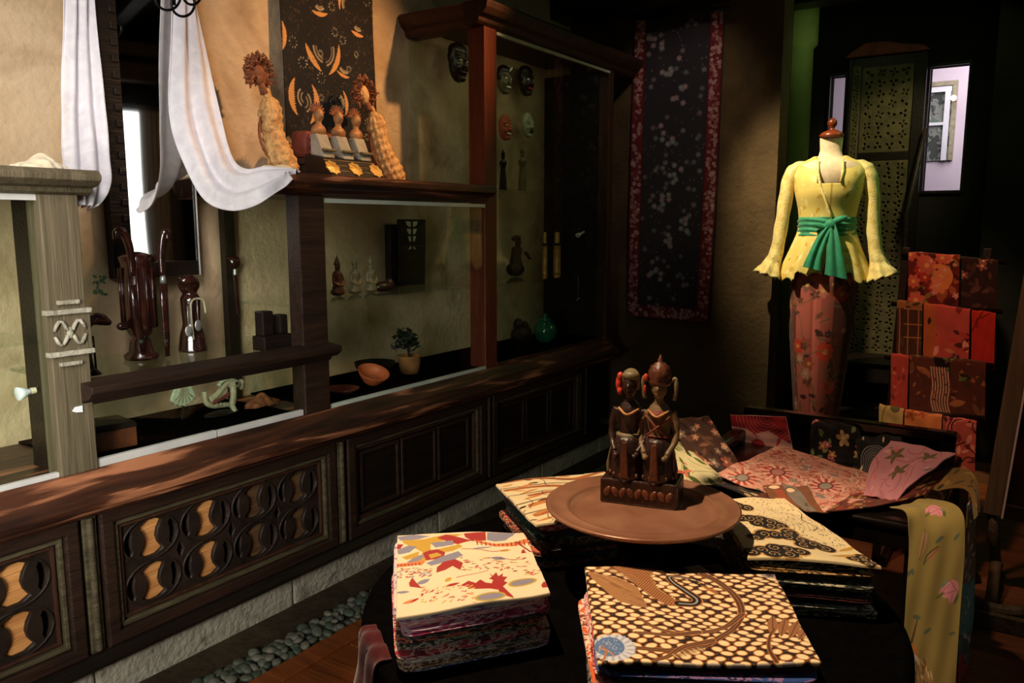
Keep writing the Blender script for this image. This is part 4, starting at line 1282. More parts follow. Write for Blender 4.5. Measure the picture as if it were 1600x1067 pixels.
# ------------------------------------------------------------------ corner cabinet: masks, figures
def mask(label, px, py, Y, h, face, hair=None, trim=None, group='masks hung in the corner cabinet', lean=0, long_nose=False, name='carved_mask'):
    c = at(px, py, Y=Y)
    t = thing(name, label, 'mask', tuple(c), group=group)
    X0, Z0 = c.x, c.z
    mb = MB().ell((X0, Y, Z0), (h * .36, h * .20, h * .5))
    mb.ell((X0 - h * .14, Y - h * .15, Z0 + h * .13), (h * .13, h * .06, h * .045), (0, .2, 0)).ell((X0 + h * .14, Y - h * .15, Z0 + h * .13), (h * .13, h * .06, h * .045), (0, -.2, 0))
    mb.ell((X0, Y - h * .22, Z0 - h * .03), (h * .055, h * .09, h * .14)).ell((X0, Y - h * .25, Z0 - h * .10), (h * .10, h * .07, h * .05))
    mb.ell((X0 - h * .17, Y - h * .13, Z0 - h * .12), (h * .10, h * .08, h * .09)).ell((X0 + h * .17, Y - h * .13, Z0 - h * .12), (h * .10, h * .08, h * .09))
    mb.ell((X0, Y - h * .13, Z0 - h * .40), (h * .14, h * .09, h * .09))
    if long_nose: mb.tube([(X0, Y - h * .2, Z0), (X0, Y - h * .5, Z0 - h * .08)], [h * .07, h * .04], 8)
    mb.build('face', face, t, remesh=h * .022)
    MB().ell((X0 - h * .14, Y - h * .185, Z0 + h * .055), (h * .075, h * .03, h * .035)).ell((X0 + h * .14, Y - h * .185, Z0 + h * .055), (h * .075, h * .03, h * .035)).build('eyes', M['white_plastic'] if trim else M['bone'], t, smooth=True)
    MB().ell((X0, Y - h * .20, Z0 - h * .25), (h * .15, h * .05, h * .045)).build('mouth', trim or M['figure_dark'], t, smooth=True)
    if hair:
        MB().ell((X0, Y + h * .02, Z0 + h * .34), (h * .36, h * .2, h * .22)).ell((X0 - h * .32, Y, Z0 + h * .15), (h * .10, h * .1, h * .2)).ell((X0 + h * .32, Y, Z0 + h * .15), (h * .10, h * .1, h * .2)).build('hair', hair, t, remesh=h * .03)
    return t
YM = 2.23
mask('bulging black mask with pale coiled brows, alone on the upper left wall', 716, 100, YM - .02, .16, M['figure_dark'], M['figure_dark'])
mask('dark mask with white zigzag brows beside the red post', 788, 126, YM, .13, M['figure_olive'], M['figure_dark'], M['white_plastic'])
mask('dark brown mask with bright red lips, upper right of the masks', 822, 128, YM, .14, M['figure_dark'], M['wood_black'], M['figure_red'])
m_ = mask('red mask with white moustache beside the post', 789, 199, YM, .125, mat_noise('mask_red', hx('b84a30'), hx('d06a48'), 20, .6, bump=.1), None, M['white_plastic'])
mask('pale green-grey mask below the red-lipped mask', 824, 196, YM, .125, M['shell'], None)
def slim_figure(label, px, pyb, pyt, Y, zb, mat, group='slender figures in the corner cabinet'):
    p_ = at(px, pyb, Y=Y)
    h = at(px, pyt, Y=Y).z - zb
    t = thing('slender_figure', label, 'figurine', (p_.x, Y, zb), group=group)
    MB().tube([(p_.x, Y, zb), (p_.x, Y, zb + h * .35), (p_.x, Y, zb + h * .55), (p_.x, Y, zb + h * .68), (p_.x, Y, zb + h * .75)], [h * .10, h * .08, h * .06, h * .10, h * .03], 12).ell((p_.x, Y, zb + h * .82), (h * .05, h * .05, h * .07)).build('body', mat, t, remesh=.004)
    MB().lathe([(h * .055, 0), (h * .04, h * .05), (h * .015, h * .10), (0, h * .13)], (p_.x, Y, zb + h * .86), 12).build('crown', mat, t, smooth=True)
slim_figure('slender pale robed figure on the upper glass shelf', 816, 303, 228, 2.16, 1.352, M['figure_olive'])
slim_figure('slender dark robed figure on the upper shelf beside the post', 786, 303, 232, 2.16, 1.352, M['figure_dark'])
p_ = at(806, 445, Y=2.14)
hh = at(806, 368, Y=2.14).z - zg
t = thing('kneeling_figure', 'dark kneeling figure in profile with bun hair on the middle shelf', 'figurine', (p_.x, 2.14, zg))
X0 = p_.x
MB().ell((X0 - hh * .02, 2.14, zg + hh * .18), (hh * .30, hh * .2, hh * .18)).tube([(X0, 2.14, zg + hh * .15), (X0 + .0, 2.14, zg + hh * .5), (X0 + hh * .06, 2.14, zg + hh * .68), (X0 + hh * .08, 2.14, zg + hh * .75)], [hh * .2, hh * .13, hh * .14, hh * .05], 12).tube([(X0 + hh * .1, 2.1, zg + hh * .6), (X0 + hh * .28, 2.09, zg + hh * .42)], [hh * .05, hh * .04], 8).ell((X0 + hh * .1, 2.14, zg + hh * .84), (hh * .09, hh * .085, hh * .11)).build('body', M['figure_dark'], t, remesh=.004)
MB().ell((X0 + hh * .04, 2.14, zg + hh * .94), (hh * .15, hh * .1, hh * .07)).ell((X0 - hh * .08, 2.14, zg + hh * .92), (hh * .08, hh * .07, hh * .06)).build('hair', M['wood_black'], t, remesh=.004)
for px, wd, lb in ((851, .013, 'thin gilded tube standing beside a thicker one'), (870, .019, 'thicker gilded tube at the right end of the middle shelf')):
    p_ = at(px, 438, Y=2.10)
    h = at(px, 362, Y=2.10).z - zg
    t = thing('gilded_tube', lb, 'tube', (p_.x, 2.10, zg), group='gilded tubes on the middle shelf')
    MB().lathe([(wd, 0), (wd * 1.08, .004), (wd, .01), (wd, h * .65), (wd * 1.08, h * .66), (wd * 1.08, h * .69), (wd * .7, h * .70), (wd * .7, h * .98), (0, h)], (p_.x, 2.10, zg), 18).build('tube', M['brass'], t, smooth=True)
    MB().lathe([(wd * 1.1, 0), (wd * 1.1, .014)], (p_.x, 2.10, zg + h * .67), 18).build('dark_ring', M['wood_black'], t, smooth=True)
p_ = at(852, 515, Y=2.08)
t = thing('green_jar', 'dark green glazed lidded jar on the floor of the corner cabinet', 'jar', (p_.x, 2.08, zf))
MB().lathe([(0, 0), (.035, 0), (.055, .03), (.060, .06), (.048, .09), (.03, .10), (.03, .108), (0, .108)], (p_.x, 2.08, zf), 28).build('jar', M['green_glass'], t, smooth=True)
MB().lathe([(.034, 0), (.03, .012), (.012, .02), (.010, .026), (.014, .034), (0, .04)], (p_.x, 2.08, zf + .106), 20).build('lid', M['green_glass'], t, smooth=True)
p_ = at(815, 545, Y=2.12)
mb = MB().ell((p_.x, 2.12, zf + .05), (.075, .045, .05)).ell((p_.x - .03, 2.12, zf + .10), (.028, .026, .035)).ell((p_.x + .03, 2.12, zf + .085), (.022, .02, .03))
tag(mb.build('dark_carving', M['figure_dark'], remesh=.005), 'lumpy dark brown carving left of the green jar', 'carving')

# ================================================================== BACK WALL HANGING
cv = Cv(.46, 1.53, 230, '322f33', 8)
rr = cv.r
for k in range(260):
    x, y = rr.uniform(.07, .39), rr.uniform(.06, 1.5)
    cl = rr.choice(['5d6664', '6e6a6c', '7d7476', '55605f', '6b5a5e'])
    if rr.random() < .25: cv.flower(x, y, .014, 6, cl, '8d7f80', rr.uniform(0, 1))
    else: cv.ell(x, y, rr.uniform(.003, .006), rr.uniform(.002, .004), rr.uniform(0, 3), cl)
for (cx, cy) in ((.2, 1.3), (.25, 1.15), (.2, .95), (.26, .75), (.18, .6), (.22, .4), (.15, .25), (.3, .5), (.12, 1.4)):
    for j in range(6):
        cv.flower(cx + rr.uniform(-.045, .045), cy + rr.uniform(-.05, .05), .015, 6, rr.choice(['8d8586', '7d8a86', '9a7f84']), 'b0a09c', rr.uniform(0, 1))
for x0, x1, y0, y1 in ((0, .065, 0, 1.53), (.395, .46, 0, 1.53), (0, .46, 0, .06)):
    cv.poly([(x0, y0), (x1, y0), (x1, y1), (x0, y1)], '6b2428')
    q = int((x1 - x0) * (y1 - y0) / .00034)
    for k in range(q):
        cl = rr.choice(['c29a94', 'b5847f', 'a86a68', 'd0aaa0', '8d4444'])
        cv.flower(rr.uniform(x0 + .01, x1 - .01), rr.uniform(y0 + .008, y1), rr.uniform(.006, .011), 6, cl, '5d2024', rr.uniform(0, 1))
for xx_ in (.003, .066, .394, .456): cv.line([(xx_, 0), (xx_, 1.53)], .004, '4a171b')
bh = thing('batik_hanging', 'long dark batik hanging with red flowered border on the back wall', 'wall hanging', (3.97, 1.66, .70))
drape('batik_cloth', [(3.965, 1.905, .71), (3.975, 1.91, 1.5), (3.982, 1.905, 2.25)], [(3.965, 1.445, .70), (3.975, 1.43, 1.5), (3.982, 1.425, 2.24)], cv, ripple=.004, rn=1.5, nz=.0015, parent=bh)
MB().tube([(3.982, 1.93, 2.255), (3.982, 1.40, 2.245)], .009, 10).build('hanging_rod', M['wood_black'], bh, smooth=True)

# ================================================================== CARVED SCREEN
scr = thing('carved_screen', 'tall carved openwork wooden screen door behind the mannequin', 'screen', (4.93, .84, 0))
Y0, Y1, Z0_, Z1_ = .635, 1.03, .02, 2.115
SX = lambda a, b, c: (4.93 + c, a, b)
def floral_fret(x0, z0, x1, z1, cell, seed):
    rr = random.Random(seed)
    lp = [[(x0, z0), (x1, z0), (x1, z1), (x0, z1)]]
    nx = max(1, int((x1 - x0 - .01) / cell))
    nz = int((z1 - z0 - .01) / cell)
    sx, sz = (x1 - x0 - .01) / nx, (z1 - z0 - .01) / nz
    for i in range(nx):
        for j in range(nz):
            cx, cz = x0 + .005 + sx * (i + .5), z0 + .005 + sz * (j + .5)
            a0 = rr.uniform(0, 6.28)
            k = rr.choice([2, 3, 3, 4])
            for q in range(k):
                a = a0 + q * 2 * PI / k
                r = cell * .26
                L_, W_ = cell * .25, cell * (.22 if k < 4 else .17)
                ca, sa = math.cos(a), math.sin(a)
                pts = [(-L_, 0), (-L_ * .3, W_ * .8), (L_ * .5, W_), (L_, W_ * .1), (L_ * .5, -W_ * .6), (-L_ * .3, -W_ * .5)]
                lp.append([(cx + r * ca + px * ca - py * sa, cz + r * sa + px * sa + py * ca) for px, py in pts])
    return lp
fret('carved_panel', floral_fret(.70, 1.60, .955, 2.06, .050, 1), .016, M['carved_screen'], SX, scr, .003)
fret('carved_panel', floral_fret(.70, .42, .955, 1.55, .050, 2), .016, M['carved_screen'], SX, scr, .003)
fret('carved_border', floral_fret(.965, .30, 1.005, 2.07, .034, 3), .020, M['carved_screen'], lambda a, b, c: (4.925 + c, a, b), scr, .003)
MB().box(4.915, Y0, Z0_, 4.945, .695, Z1_).box(4.915, 1.01, Z0_, 4.945, Y1, Z1_).box(4.92, .695, 2.06, 4.945, 1.01, Z1_).box(4.92, .695, 1.55, 4.945, .96, 1.60).box(4.92, .695, .02, 4.945, 1.01, .30).box(4.915, .957, .3, 4.94, .963, 2.06).build('door_frame', M['wood_black'], scr, bevel=.004)
MB().box(4.96, Y0, .02, 4.965, Y1, 2.11).build('backing', M['wood_black'], scr)
MB().prism([(1.05, 2.12), (.62, 2.12), (.66, 2.15), (.75, 2.165), (.85, 2.19), (.95, 2.19), (1.02, 2.15)], 4.90, 4.95, 'x').build('crest', M['leather_red'], scr, bevel=.004)
stick = at(1447, 240, X=4.6)
mb = MB().tube([at(1416, 335, X=4.4), at(1430, 280, X=4.45), at(1450, 210, X=4.5)], [.012, .016, .014], 8)
mb = MB().tube([(4.88, .62, .0), tuple(at(1416, 335, X=4.86)), tuple(at(1447, 200, X=4.88))], [.016, .016, .013], 10)
tag(mb.build('leaning_stick', M['carved'], smooth=True), 'rough brown stick leaning against the carved screen', 'stick')
# picture frames and lamp in the bright room beyond
t = thing('picture_frame', 'pale-framed picture with patterned mount on the lilac wall beyond the pane', 'picture', (6.68, .5, 1.3))
A_, B_ = at(1440, 130, X=6.68), at(1488, 250, X=6.68)
y0, y1, z0, z1 = B_.y, A_.y, B_.z, A_.z
mb = MB()
mb.box(6.67, y0, z1 - .03, 6.695, y1, z1).box(6.67, y0, z0, 6.695, y0 + .03, z1 - .03)
mb.build('outer_frame', M['bone'], t)
MB().box(6.66, y0 + .035, z1 - .075, 6.695, y1, z1 - .04).box(6.66, y0 + .04, z0, 6.695, y0 + .075, z1 - .075).box(6.66, y0 + .075, z0 + .25, 6.695, y1, z0 + .27).build('inner_frame', M['white_plastic'], t)
MB().box(6.685, y0 + .03, z0, 6.692, y1, z1 - .04).build('picture', mat_print('far_picture', [hx('4a4f4a'), hx('8a8d86'), hx('6a7a6a'), hx('a8a8a0')], 9), t)
p_ = at(1490, 153, X=6.5)
t = thing('wall_light', 'tiny bright round lamp seen through the right pane', 'lamp', tuple(p_))
MB().ell(p_, (.018, .018, .018)).build('bulb', mat_emit('lamp_glow', (1, .88, .7), 14), t, smooth=True)
MB().tube([p_ + Vector((.015, 0, 0)), (6.7, p_.y, p_.z)], .006, 8).build('arm', M['brass'], t)
# low shelves with folded cloth seen behind the skirt
sh = thing('low_shelf', 'low dark shelf unit in the shade behind the mannequin', 'shelf', (4.6, .72, 0))
mb = MB()
za, zb_ = at(1330, 565, X=4.45).z, at(1330, 645, X=4.45).z
for z in (zb_, za): mb.box(4.42, .55, z - .02, 4.8, 1.08, z)
mb.box(4.42, .53, 0, 4.8, .55, za).box(4.42, 1.08, 0, 4.8, 1.10, za)
mb.build('shelf_boards', M['wood_black'], sh, bevel=.003)

# ================================================================== MANNEQUIN
mq = thing('mannequin', 'tailor mannequin in yellow lace jacket, green bow sash and floral skirt', 'mannequin', (3.95, .885, 0), rz=R(-77.2), local=True)
def rings(name, prof, nx, W, H, mat, parent, paint=None, wob=None, keep=None, thick=.003):
    """prof: (z, rx, ry, cy) from bottom to top; angle 0 faces front (-Y)"""
    ny = int(nx * H / W)
    cvv = Cv(W, H, nx, 'e2c25c', 5)
    ny = cvv.ny
    if paint: paint(cvv)
    zs = np.linspace(prof[0][0], prof[-1][0], ny)
    pz = [p[0] for p in prof]
    RX, RY, CY = (np.interp(zs, pz, [p[i] for p in prof]) for i in (1, 2, 3))
    k_ = np.ones(9) / 9
    def sm(a): return np.convolve(np.pad(a, 4, 'edge'), k_, 'valid')
    RX, RY, CY = sm(RX), sm(RY), sm(CY)
    th = np.linspace(-PI, PI, nx)
    T, Z = np.meshgrid(th, zs)
    f = wob(T, Z) if wob else 1
    pos = np.stack([RX[:, None] * np.sin(T) * f, -RY[:, None] * np.cos(T) * f + CY[:, None], Z], 2)
    kk = None
    if keep is not None:
        kk = keep((T[:-1, :-1] + T[1:, 1:]) / 2, (Z[:-1, :-1] + Z[1:, 1:]) / 2)
    return grid_obj(name, pos, cvv.c, mat, parent, None, thick, kk), pos
# torso form
MB().lathe([(.055, 1.30), (.11, 1.34), (.145, 1.40), (.155, 1.44), (.135, 1.475), (.085, 1.50), (.052, 1.515), (.047, 1.54), (.050, 1.585), (.050, 1.60), (0, 1.60)], (0, 0, 0), 36, 1, .62).build('torso_form', M['skin_form'], mq, smooth=True)
cpz = MB().lathe([(.052, 1.598), (.054, 1.606), (.045, 1.618), (.028, 1.626), (.012, 1.632), (.011, 1.640), (.018, 1.648), (.022, 1.660), (.019, 1.672), (.008, 1.682), (0, 1.685)], (0, 0, 0), 28)
cpz.build('neck_cap', M['finial'], mq, smooth=True)
MB().tube([(0, 0, 0), (0, 0, 1.31)], .016, 12).lathe([(.15, 0), (.15, .012), (.05, .03), (.02, .05)], (0, .0, 0), 24).build('stand_pole', M['wood_black'], mq, smooth=True)
def wob_j(T, Z):
    a = np.clip((1.17 - Z) / .25, 0, 1)
    return 1 + a * (.07 * np.sin(9 * T + 1) + .03 * np.sin(17 * T)) + .006 * np.sin(30 * Z + 6 * T)
jk_prof = [(.935, .205, .140, 0), (1.0, .188, .130, 0), (1.10, .152, .110, 0), (1.17, .127, .092, 0), (1.215, .122, .088, 0), (1.27, .130, .095, 0), (1.34, .147, .112, -.006), (1.40, .156, .112, -.004), (1.44, .163, .098, 0), (1.475, .148, .078, .004), (1.497, .110, .060, .008), (1.512, .060, .052, .006)]
def keep_j(T, Z):
    lace = .935 + .018 * np.abs(np.sin(8 * T)) + .03 * (np.cos(T) > .8)
    neck = (np.abs(T) < np.interp(Z, [1.385, 1.40, 1.44, 1.475, 1.497, 1.512], [.32, .33, .31, .35, .47, .95])) & (Z > 1.385)
    slit = (np.abs(T - .06) < np.interp(Z, [.93, 1.08], [.17, .0])) & (Z < 1.08)
    return (Z > lace) & ~neck & ~slit
def paint_j(c):
    c.c[:] = hx('e9d274')
    c.leaves(260, ['ecd884', 'd2ae45', 'f2e39c'], .030, .5)
    c.flowers(70, ['f2e6a4', 'cfa940'], .016, 'e8d070')
    for k in range(9): c.line([(.5 * c.W + .012, c.H * .30), (.5 * c.W + .012, c.H * .82)], .004, 'a8853a')
rings('jacket', jk_prof, 220, 1.0, .58, M['silk'], mq, paint_j, wob_j, keep_j)
jacket = bpy.data.objects['jacket']
mb = MB()
mb.tube([(-.052, -.075, 1.495), (-.050, -.100, 1.44), (-.038, -.118, 1.38), (.012, -.108, 1.25), (.022, -.100, 1.20)], [.005, .006, .006, .005, .004], 8, .6)
mb.tube([(.052, -.075, 1.495), (.056, -.098, 1.44), (.048, -.116, 1.39)], [.005, .006, .006], 8, .6)
mb.build('lapel', M['brocade'], jacket, smooth=True)
for s_ in (-1, 1):
    m, n = 40, 40
    path = cat([(s_ * .105, 0, 1.482), (s_ * .142, 0, 1.462), (s_ * .168, 0, 1.425), (s_ * .186, -.004, 1.33), (s_ * .200 if s_ < 0 else .198, -.01, 1.20), (s_ * .215, -.02, 1.08), (s_ * .232, -.024, 1.02), (s_ * .250, -.03, .965)], 8)
    rads = np.interp(np.linspace(0, 1, len(path)), [0, .08, .2, .3, .5, .7, .84, 1], [.016, .028, .040, .042, .037, .035, .045, .078])
    mb = MB().tube(path, list(rads), 32, .85, caps=False)
    vs = []
    L0 = len(path)
    for i, v in enumerate(mb.v):
        r_i = i // 32
        k_i = i % 32
        fr_ = max(0, (r_i / L0 - .72) / .28)
        c0 = Vector(path[min(r_i, L0 - 1)])
        vv = Vector(v) - c0
        vs.append(tuple(c0 + vv * (1 + fr_ * .16 * math.sin(k_i * 2 * PI / 32 * 6) + .04 * math.sin(r_i * .9 + k_i * .4)) + Vector((0, 0, -.004 * fr_ * (k_i % 4)))))
    mb.v = vs
    mb.build('sleeve', M['brocade'], jacket, smooth=True, solid=.002)
# sash
def wob_s(T, Z): return 1 + .02 * np.sin(Z * 260 + 3 * np.sin(T * 2)) + .012 * np.sin(5 * T)
rings('sash', [(1.150, .131, .098, 0), (1.18, .128, .096, 0), (1.225, .130, .097, 0), (1.235, .126, .094, 0)], 90, .8, .30, M['sash'], mq, None, wob_s)
sash = bpy.data.objects['sash']
for pts, w0, w1 in (([(.012, -.112, 1.20), (-.02, -.125, 1.14), (-.045, -.135, 1.06), (-.055, -.138, 1.01)], .014, .040), ([(.02, -.112, 1.20), (.03, -.13, 1.14), (.042, -.142, 1.05), (.050, -.145, .975)], .016, .050)):
    c_ = cat(pts, 6)
    A_ = [(p[0] - (w0 + (w1 - w0) * i / len(c_)), p[1], p[2]) for i, p in enumerate(c_)]
    B_ = [(p[0] + (w0 + (w1 - w0) * i / len(c_)), p[1] - .004, p[2] - .02 * i / len(c_)) for i, p in enumerate(c_)]
    drape('bow_tail', A_, B_, Cv(.1, .25, 30, '108a60'), M['sash'], sash, ripple=.006, rn=1.8, thick=.003, n=4)
MB().ell((.016, -.112, 1.20), (.026, .018, .026)).ell((.05, -.11, 1.222), (.040, .014, .016), (0, -.4, 0)).ell((-.03, -.112, 1.195), (.034, .012, .014), (0, .3, 0)).build('bow_knot', M['sash'], sash, remesh=.004)
# skirt
def paint_k(c):
    c.c[:] = hx('6d3a30')
    for k in range(10):
        x = c.W * (.30 + .045 * k)
        if k in (2, 3, 4, 5): c.poly([(x - .03, 0), (x + .03, 0), (x + .03, c.H), (x - .03, c.H)], 'c8695a' if k < 5 else 'b0584c')
    c.leaves(150, ['8d4a3a', '4a2a22', 'a86a50', '5d4a34'], .055, .5, '3a1f1a')
    c.flowers(42, ['d07a64', 'b8503e', 'c89078', '8a5a4a'], .032, 'e8b060', 6)
    c.flowers(6, ['d8452e'], .04, 'e8a050', 8)
    c.flowers(60, ['3f2a22', '55382a'], .022, '8a5a40', 5)
    c.vines(40, '8a6a4a', .005, .2)
rings('skirt', [(.255, .098, .075, 0), (.4, .112, .085, 0), (.7, .140, .105, 0), (.95, .152, .112, 0), (1.10, .140, .102, 0), (1.18, .118, .086, 0)], 200, .95, .925, M['silk'], mq, paint_k, lambda T, Z: 1 + .025 * np.sin(T * 7 + 1) * np.clip((1.1 - Z) * 2, 0, 1) - .05 * np.exp(-((T + .28) / .06) ** 2))

# ================================================================== RACK WITH TIERS OF CLOTHS
rk = thing('cloth_rack', 'leaning dark wooden tiered rack holding hung batiks at the right', 'rack', (3.05, .29, 0))
tiers = []
for i, (yp, xa, xb) in enumerate(((395, 1418, 1562), (472, 1402, 1556), (556, 1392, 1542), (638, 1376, 1527))):
    X = 3.14 - i * .045
    a, b = at(xa, yp, X=X), at(xb, yp + 12, X=X)
    tiers.append((X, a, b))
mb = MB()
for X, a, b in tiers:
    MB().tube([(X + .004, a.y + .02, a.z - .006), (X + .004, b.y - .02, b.z - .006)], .009, 8).build('crossbar', M['wood_black'], rk, smooth=True)
for yy in (.42, .17):
    MB().prism([(2.93, .0), (2.96, 0), (3.18, 1.12), (3.155, 1.12)], yy, yy + .025, 'y').build('side_rail', M['wood_black'], rk, bevel=.002)
MB().box(2.96, .19, 0.02, 3.3, .21, .04).box(2.96, .40, .02, 3.3, .42, .04).box(3.27, .19, .02, 3.3, .42, 1.0).build('rear_support', M['wood_black'], rk)

def hang(label, px0, px1, pyt0, pyt1, pyb0, pyb1, X, paint, bg, group='batiks hung on the leaning rack', name='hanging_cloth', nxx=110, nz=.0012):
    a, b = at(px0, pyt0, X=X), at(px1, pyt1, X=X)
    ab, bb = at(px0 - 2, pyb0, X=X - .02), at(px1 - 3, pyb1, X=X - .02)
    W_ = abs(a.y - b.y)
    H_ = abs(a.z - ab.z)
    cvv = Cv(W_, H_ + .06, nxx, bg, hash(label) % 97 if False else len(label))
    paint(cvv)
    r = .012
    mk = lambda t_, bt: [tuple(bt), tuple(Vector(bt).lerp(Vector(t_), .5)), (t_[0] - .004, t_[1], t_[2] - .012), (t_[0] + .004, t_[1], t_[2] + .001), (t_[0] + .018, t_[1], t_[2] - .004), (t_[0] + .024, t_[1], t_[2] - .06)]
    o = drape(name, mk(a, ab), mk(b, bb), cvv, nz=nz, seed=px0, thick=.004, n=8)
    return tag(o, label, 'cloth', group)
def p_redfloral(c):
    c.leaves(40, ['7a2f22', '4a1a18', 'a85a32', '8a7a3a'], .05, .5)
    c.flowers(16, ['d06a50', 'e08a5a', 'b83a30'], .026, 'e8b060', 7)
    c.arc(c.W * .62, c.H * .4, .035, -1.6, 2.0, .014, 'e0904a')
    c.flowers(12, ['d8907a'], .010, 'e8c0a0')
X1, X2, X3, X4 = [t_[0] for t_ in tiers]
hang('topmost red and brown floral batik on the rack', 1420, 1500, 394, 400, 478, 480, X1 - .01, p_redfloral, '6d2620')
hang('dark brown cloth at the top right of the rack, in shade', 1503, 1560, 402, 408, 486, 492, X1 - .01, lambda c: c.leaves(30, ['4a3028', '5d3d30', '33201c'], .04).flowers(5, ['8d5a50'], .02), '2d1c18')
def p_brick(c):
    c.poly([(0, c.H * .62), (c.W, c.H * .62), (c.W, c.H), (0, c.H)], '9a6a3c')
    c.leaves(16, ['4a3420', '5d4428'], .03)
    for xx_ in (.12, .45, .86): c.line([(c.W * xx_, 0), (c.W * xx_, c.H * .62)], .003, 'c08a50')
    for yy_ in (.25, .42, .62): c.line([(c.W * .3, c.H * yy_), (c.W, c.H * yy_)], .003, 'c08a50')
hang('narrow dark brown batik with ochre brick lines, second tier left', 1402, 1442, 470, 474, 556, 558, X2 - .01, p_brick, '4d3220', nxx=60)
def p_coral(c):
    c.leaves(14, ['8a3530', 'e08870', '5d2a28', 'f0a890'], .035, .5)
    c.flowers(7, ['3a2420', '6d4038'], .014, 'e8c0a0', 5)
    c.poly([(0, 0), (c.W * .22, 0), (c.W * .3, c.H * .5), (c.W * .1, c.H), (0, c.H)], 'c06a3a')
    c.leaves(8, ['d89060', '3a2018', 'c84a3a'], .03)
hang('coral pink batik with scattered dark sprigs, middle of the second tier', 1444, 1516, 474, 484, 562, 570, X2 - .012, p_coral, 'c85a4a')
hang('plain scarlet cloth at the right of the second tier', 1519, 1556, 485, 490, 572, 578, X2 - .012, lambda c: c.vines(5, '7a1f18', .004, .1), 'c23224', nxx=50)
hang('narrow salmon red cloth at the left of the third tier', 1393, 1420, 553, 557, 642, 646, X3 - .01, lambda c: c.leaves(20, ['c85a48', '8a3028', 'd87a60'], .02), 'b84a3a', nxx=50)
def p_stripe(c):
    c.leaves(30, ['4a3020', '7a5030', '33241a', 'a86a40'], .04)
    c.poly([(c.W * .28, c.H * .9), (c.W * .5, c.H * .95), (c.W * .55, c.H * .6), (c.W * .35, c.H * .62)], '14100e')
    pg = [(c.W * .27, c.H * .62), (c.W * .55, c.H * .55), (c.W * .52, c.H * .05), (c.W * .40, c.H * .15), (c.W * .3, c.H * .4)]
    c.poly(pg, '1d1512')
    for k in range(7):
        x = c.W * (.29 + .036 * k)
        c.spline([(x, c.H * .62), (x + .006, c.H * .4), (x + .002, c.H * .22), (x + .012, c.H * .08)], .004, 'd8a888')
    c.leaves(8, ['5d7a3a', '4a6a34'], .03)
    c.leaves(50, ['6d3a2a', '8a5038', 'a06a44'], .016)
    c.poly([(0, c.H * .86), (c.W, c.H * .86), (c.W, c.H * .9), (0, c.H * .9)], 'b8603f')
hang('brown batik with striped wing motif, right of the third tier', 1422, 1541, 556, 566, 650, 668, X3 - .012, p_stripe, '5a3022', nxx=140)
def p_gy(c):
    c.spline([(c.W * .3, 0), (c.W * .15, c.H * .4), (c.W * .5, c.H * .8), (c.W * .9, c.H)], .006, '7a8040')
    c.ell(c.W * .65, c.H * .6, .016, .016, 0, '5d6438')
    c.leaves(6, ['c8504a', 'd07060'], .02)
hang('pale green-yellow cloth with grey dots, lowest tier left', 1374, 1412, 633, 640, 684, 690, X4 - .01, p_gy, 'b8a868', nxx=60)
hang('apricot orange cloth with faint brown blooms, lowest tier middle', 1414, 1472, 641, 650, 702, 710, X4 - .012, lambda c: c.flowers(7, ['b86030', 'a8602f'], .018, '8a4a24', 5), 'd88a4c', nxx=70)
hang('rose red leafy cloth on the lowest tier, right end', 1474, 1526, 651, 659, 730, 738, X4 - .012, lambda c: c.leaves(40, ['7a2f28', 'd88070', '4a2420', 'e09a80'], .028).vines(8, '3a1c18', .004, .1), 'b85848', nxx=80)

# ================================================================== CHEVAL MIRROR FAR RIGHT
XM = 2.98
B0, T0 = at(1536, 800, X=XM), at(1622, 300, X=XM)
cm = thing('standing_mirror', 'leaning dark standing mirror with greenish wood frame at the far right', 'mirror', (XM, B0.y - .2, 0))
d2 = Vector((0, T0.y - B0.y, T0.z - B0.z)).normalized()
n2 = Vector((0, -d2.z, d2.y))
LN = (T0 - B0).length
def quad(mb, o, L_, w_, x0, x1):
    pts = [o, o + n2 * w_, o + n2 * w_ + d2 * L_, o + d2 * L_]
    return mb.prism([(p.y, p.z) for p in pts], x0, x1, 'x')
quad(MB(), B0, LN, .052, XM - .02, XM + .02).build('frame_stile', M['wood_grey'], cm, bevel=.005)
quad(MB(), B0 + n2 * .052, LN, .006, XM - .024, XM - .016).build('bright_edge', M['metal_rail'], cm)
quad(MB(), B0 + n2 * .46, LN, .052, XM - .02, XM + .02).build('frame_stile', M['wood_grey'], cm, bevel=.005)
quad(MB(), B0 + n2 * .052, .05, .41, XM - .02, XM + .02).build('bottom_rail', M['wood_black'], cm, bevel=.004)
quad(MB(), B0 + n2 * .052 + d2 * (LN - .05), .05, .41, XM - .02, XM + .02).build('top_rail', M['wood_black'], cm, bevel=.004)
quad(MB(), B0 + n2 * .058, LN, .40, XM - .004, XM + .004).build('dark_pane', M['lacquer'], cm)
ft = MB()
ft.tube(cat([(XM - .18, B0.y - .05, .02), (XM - .10, B0.y - .05, .05), (XM, B0.y - .05, .09), (XM + .10, B0.y - .05, .05), (XM + .18, B0.y - .05, .02)], 6), .018, 8)
ft.tube([(XM, B0.y - .05, .08), (XM, B0.y - .02, B0.z + .05)], .016, 8)
ft.build('foot', M['wood_trim'], cm, smooth=True)
ft = MB().tube(cat([(XM - .18, B0.y - .45, .02), (XM, B0.y - .45, .09), (XM + .18, B0.y - .45, .02)], 6), .018, 8).tube([(XM, B0.y - .45, .08), (XM, B0.y - .44, B0.z + .05)], .016, 8)
ft.build('foot', M['wood_trim'], cm, smooth=True)
p_ = at(1572, 815, X=2.75)
t = thing('stone_scroll', 'dark scrolled foot block on the floor beside the standing mirror', 'block', (2.70, p_.y, 0))
ft = MB()
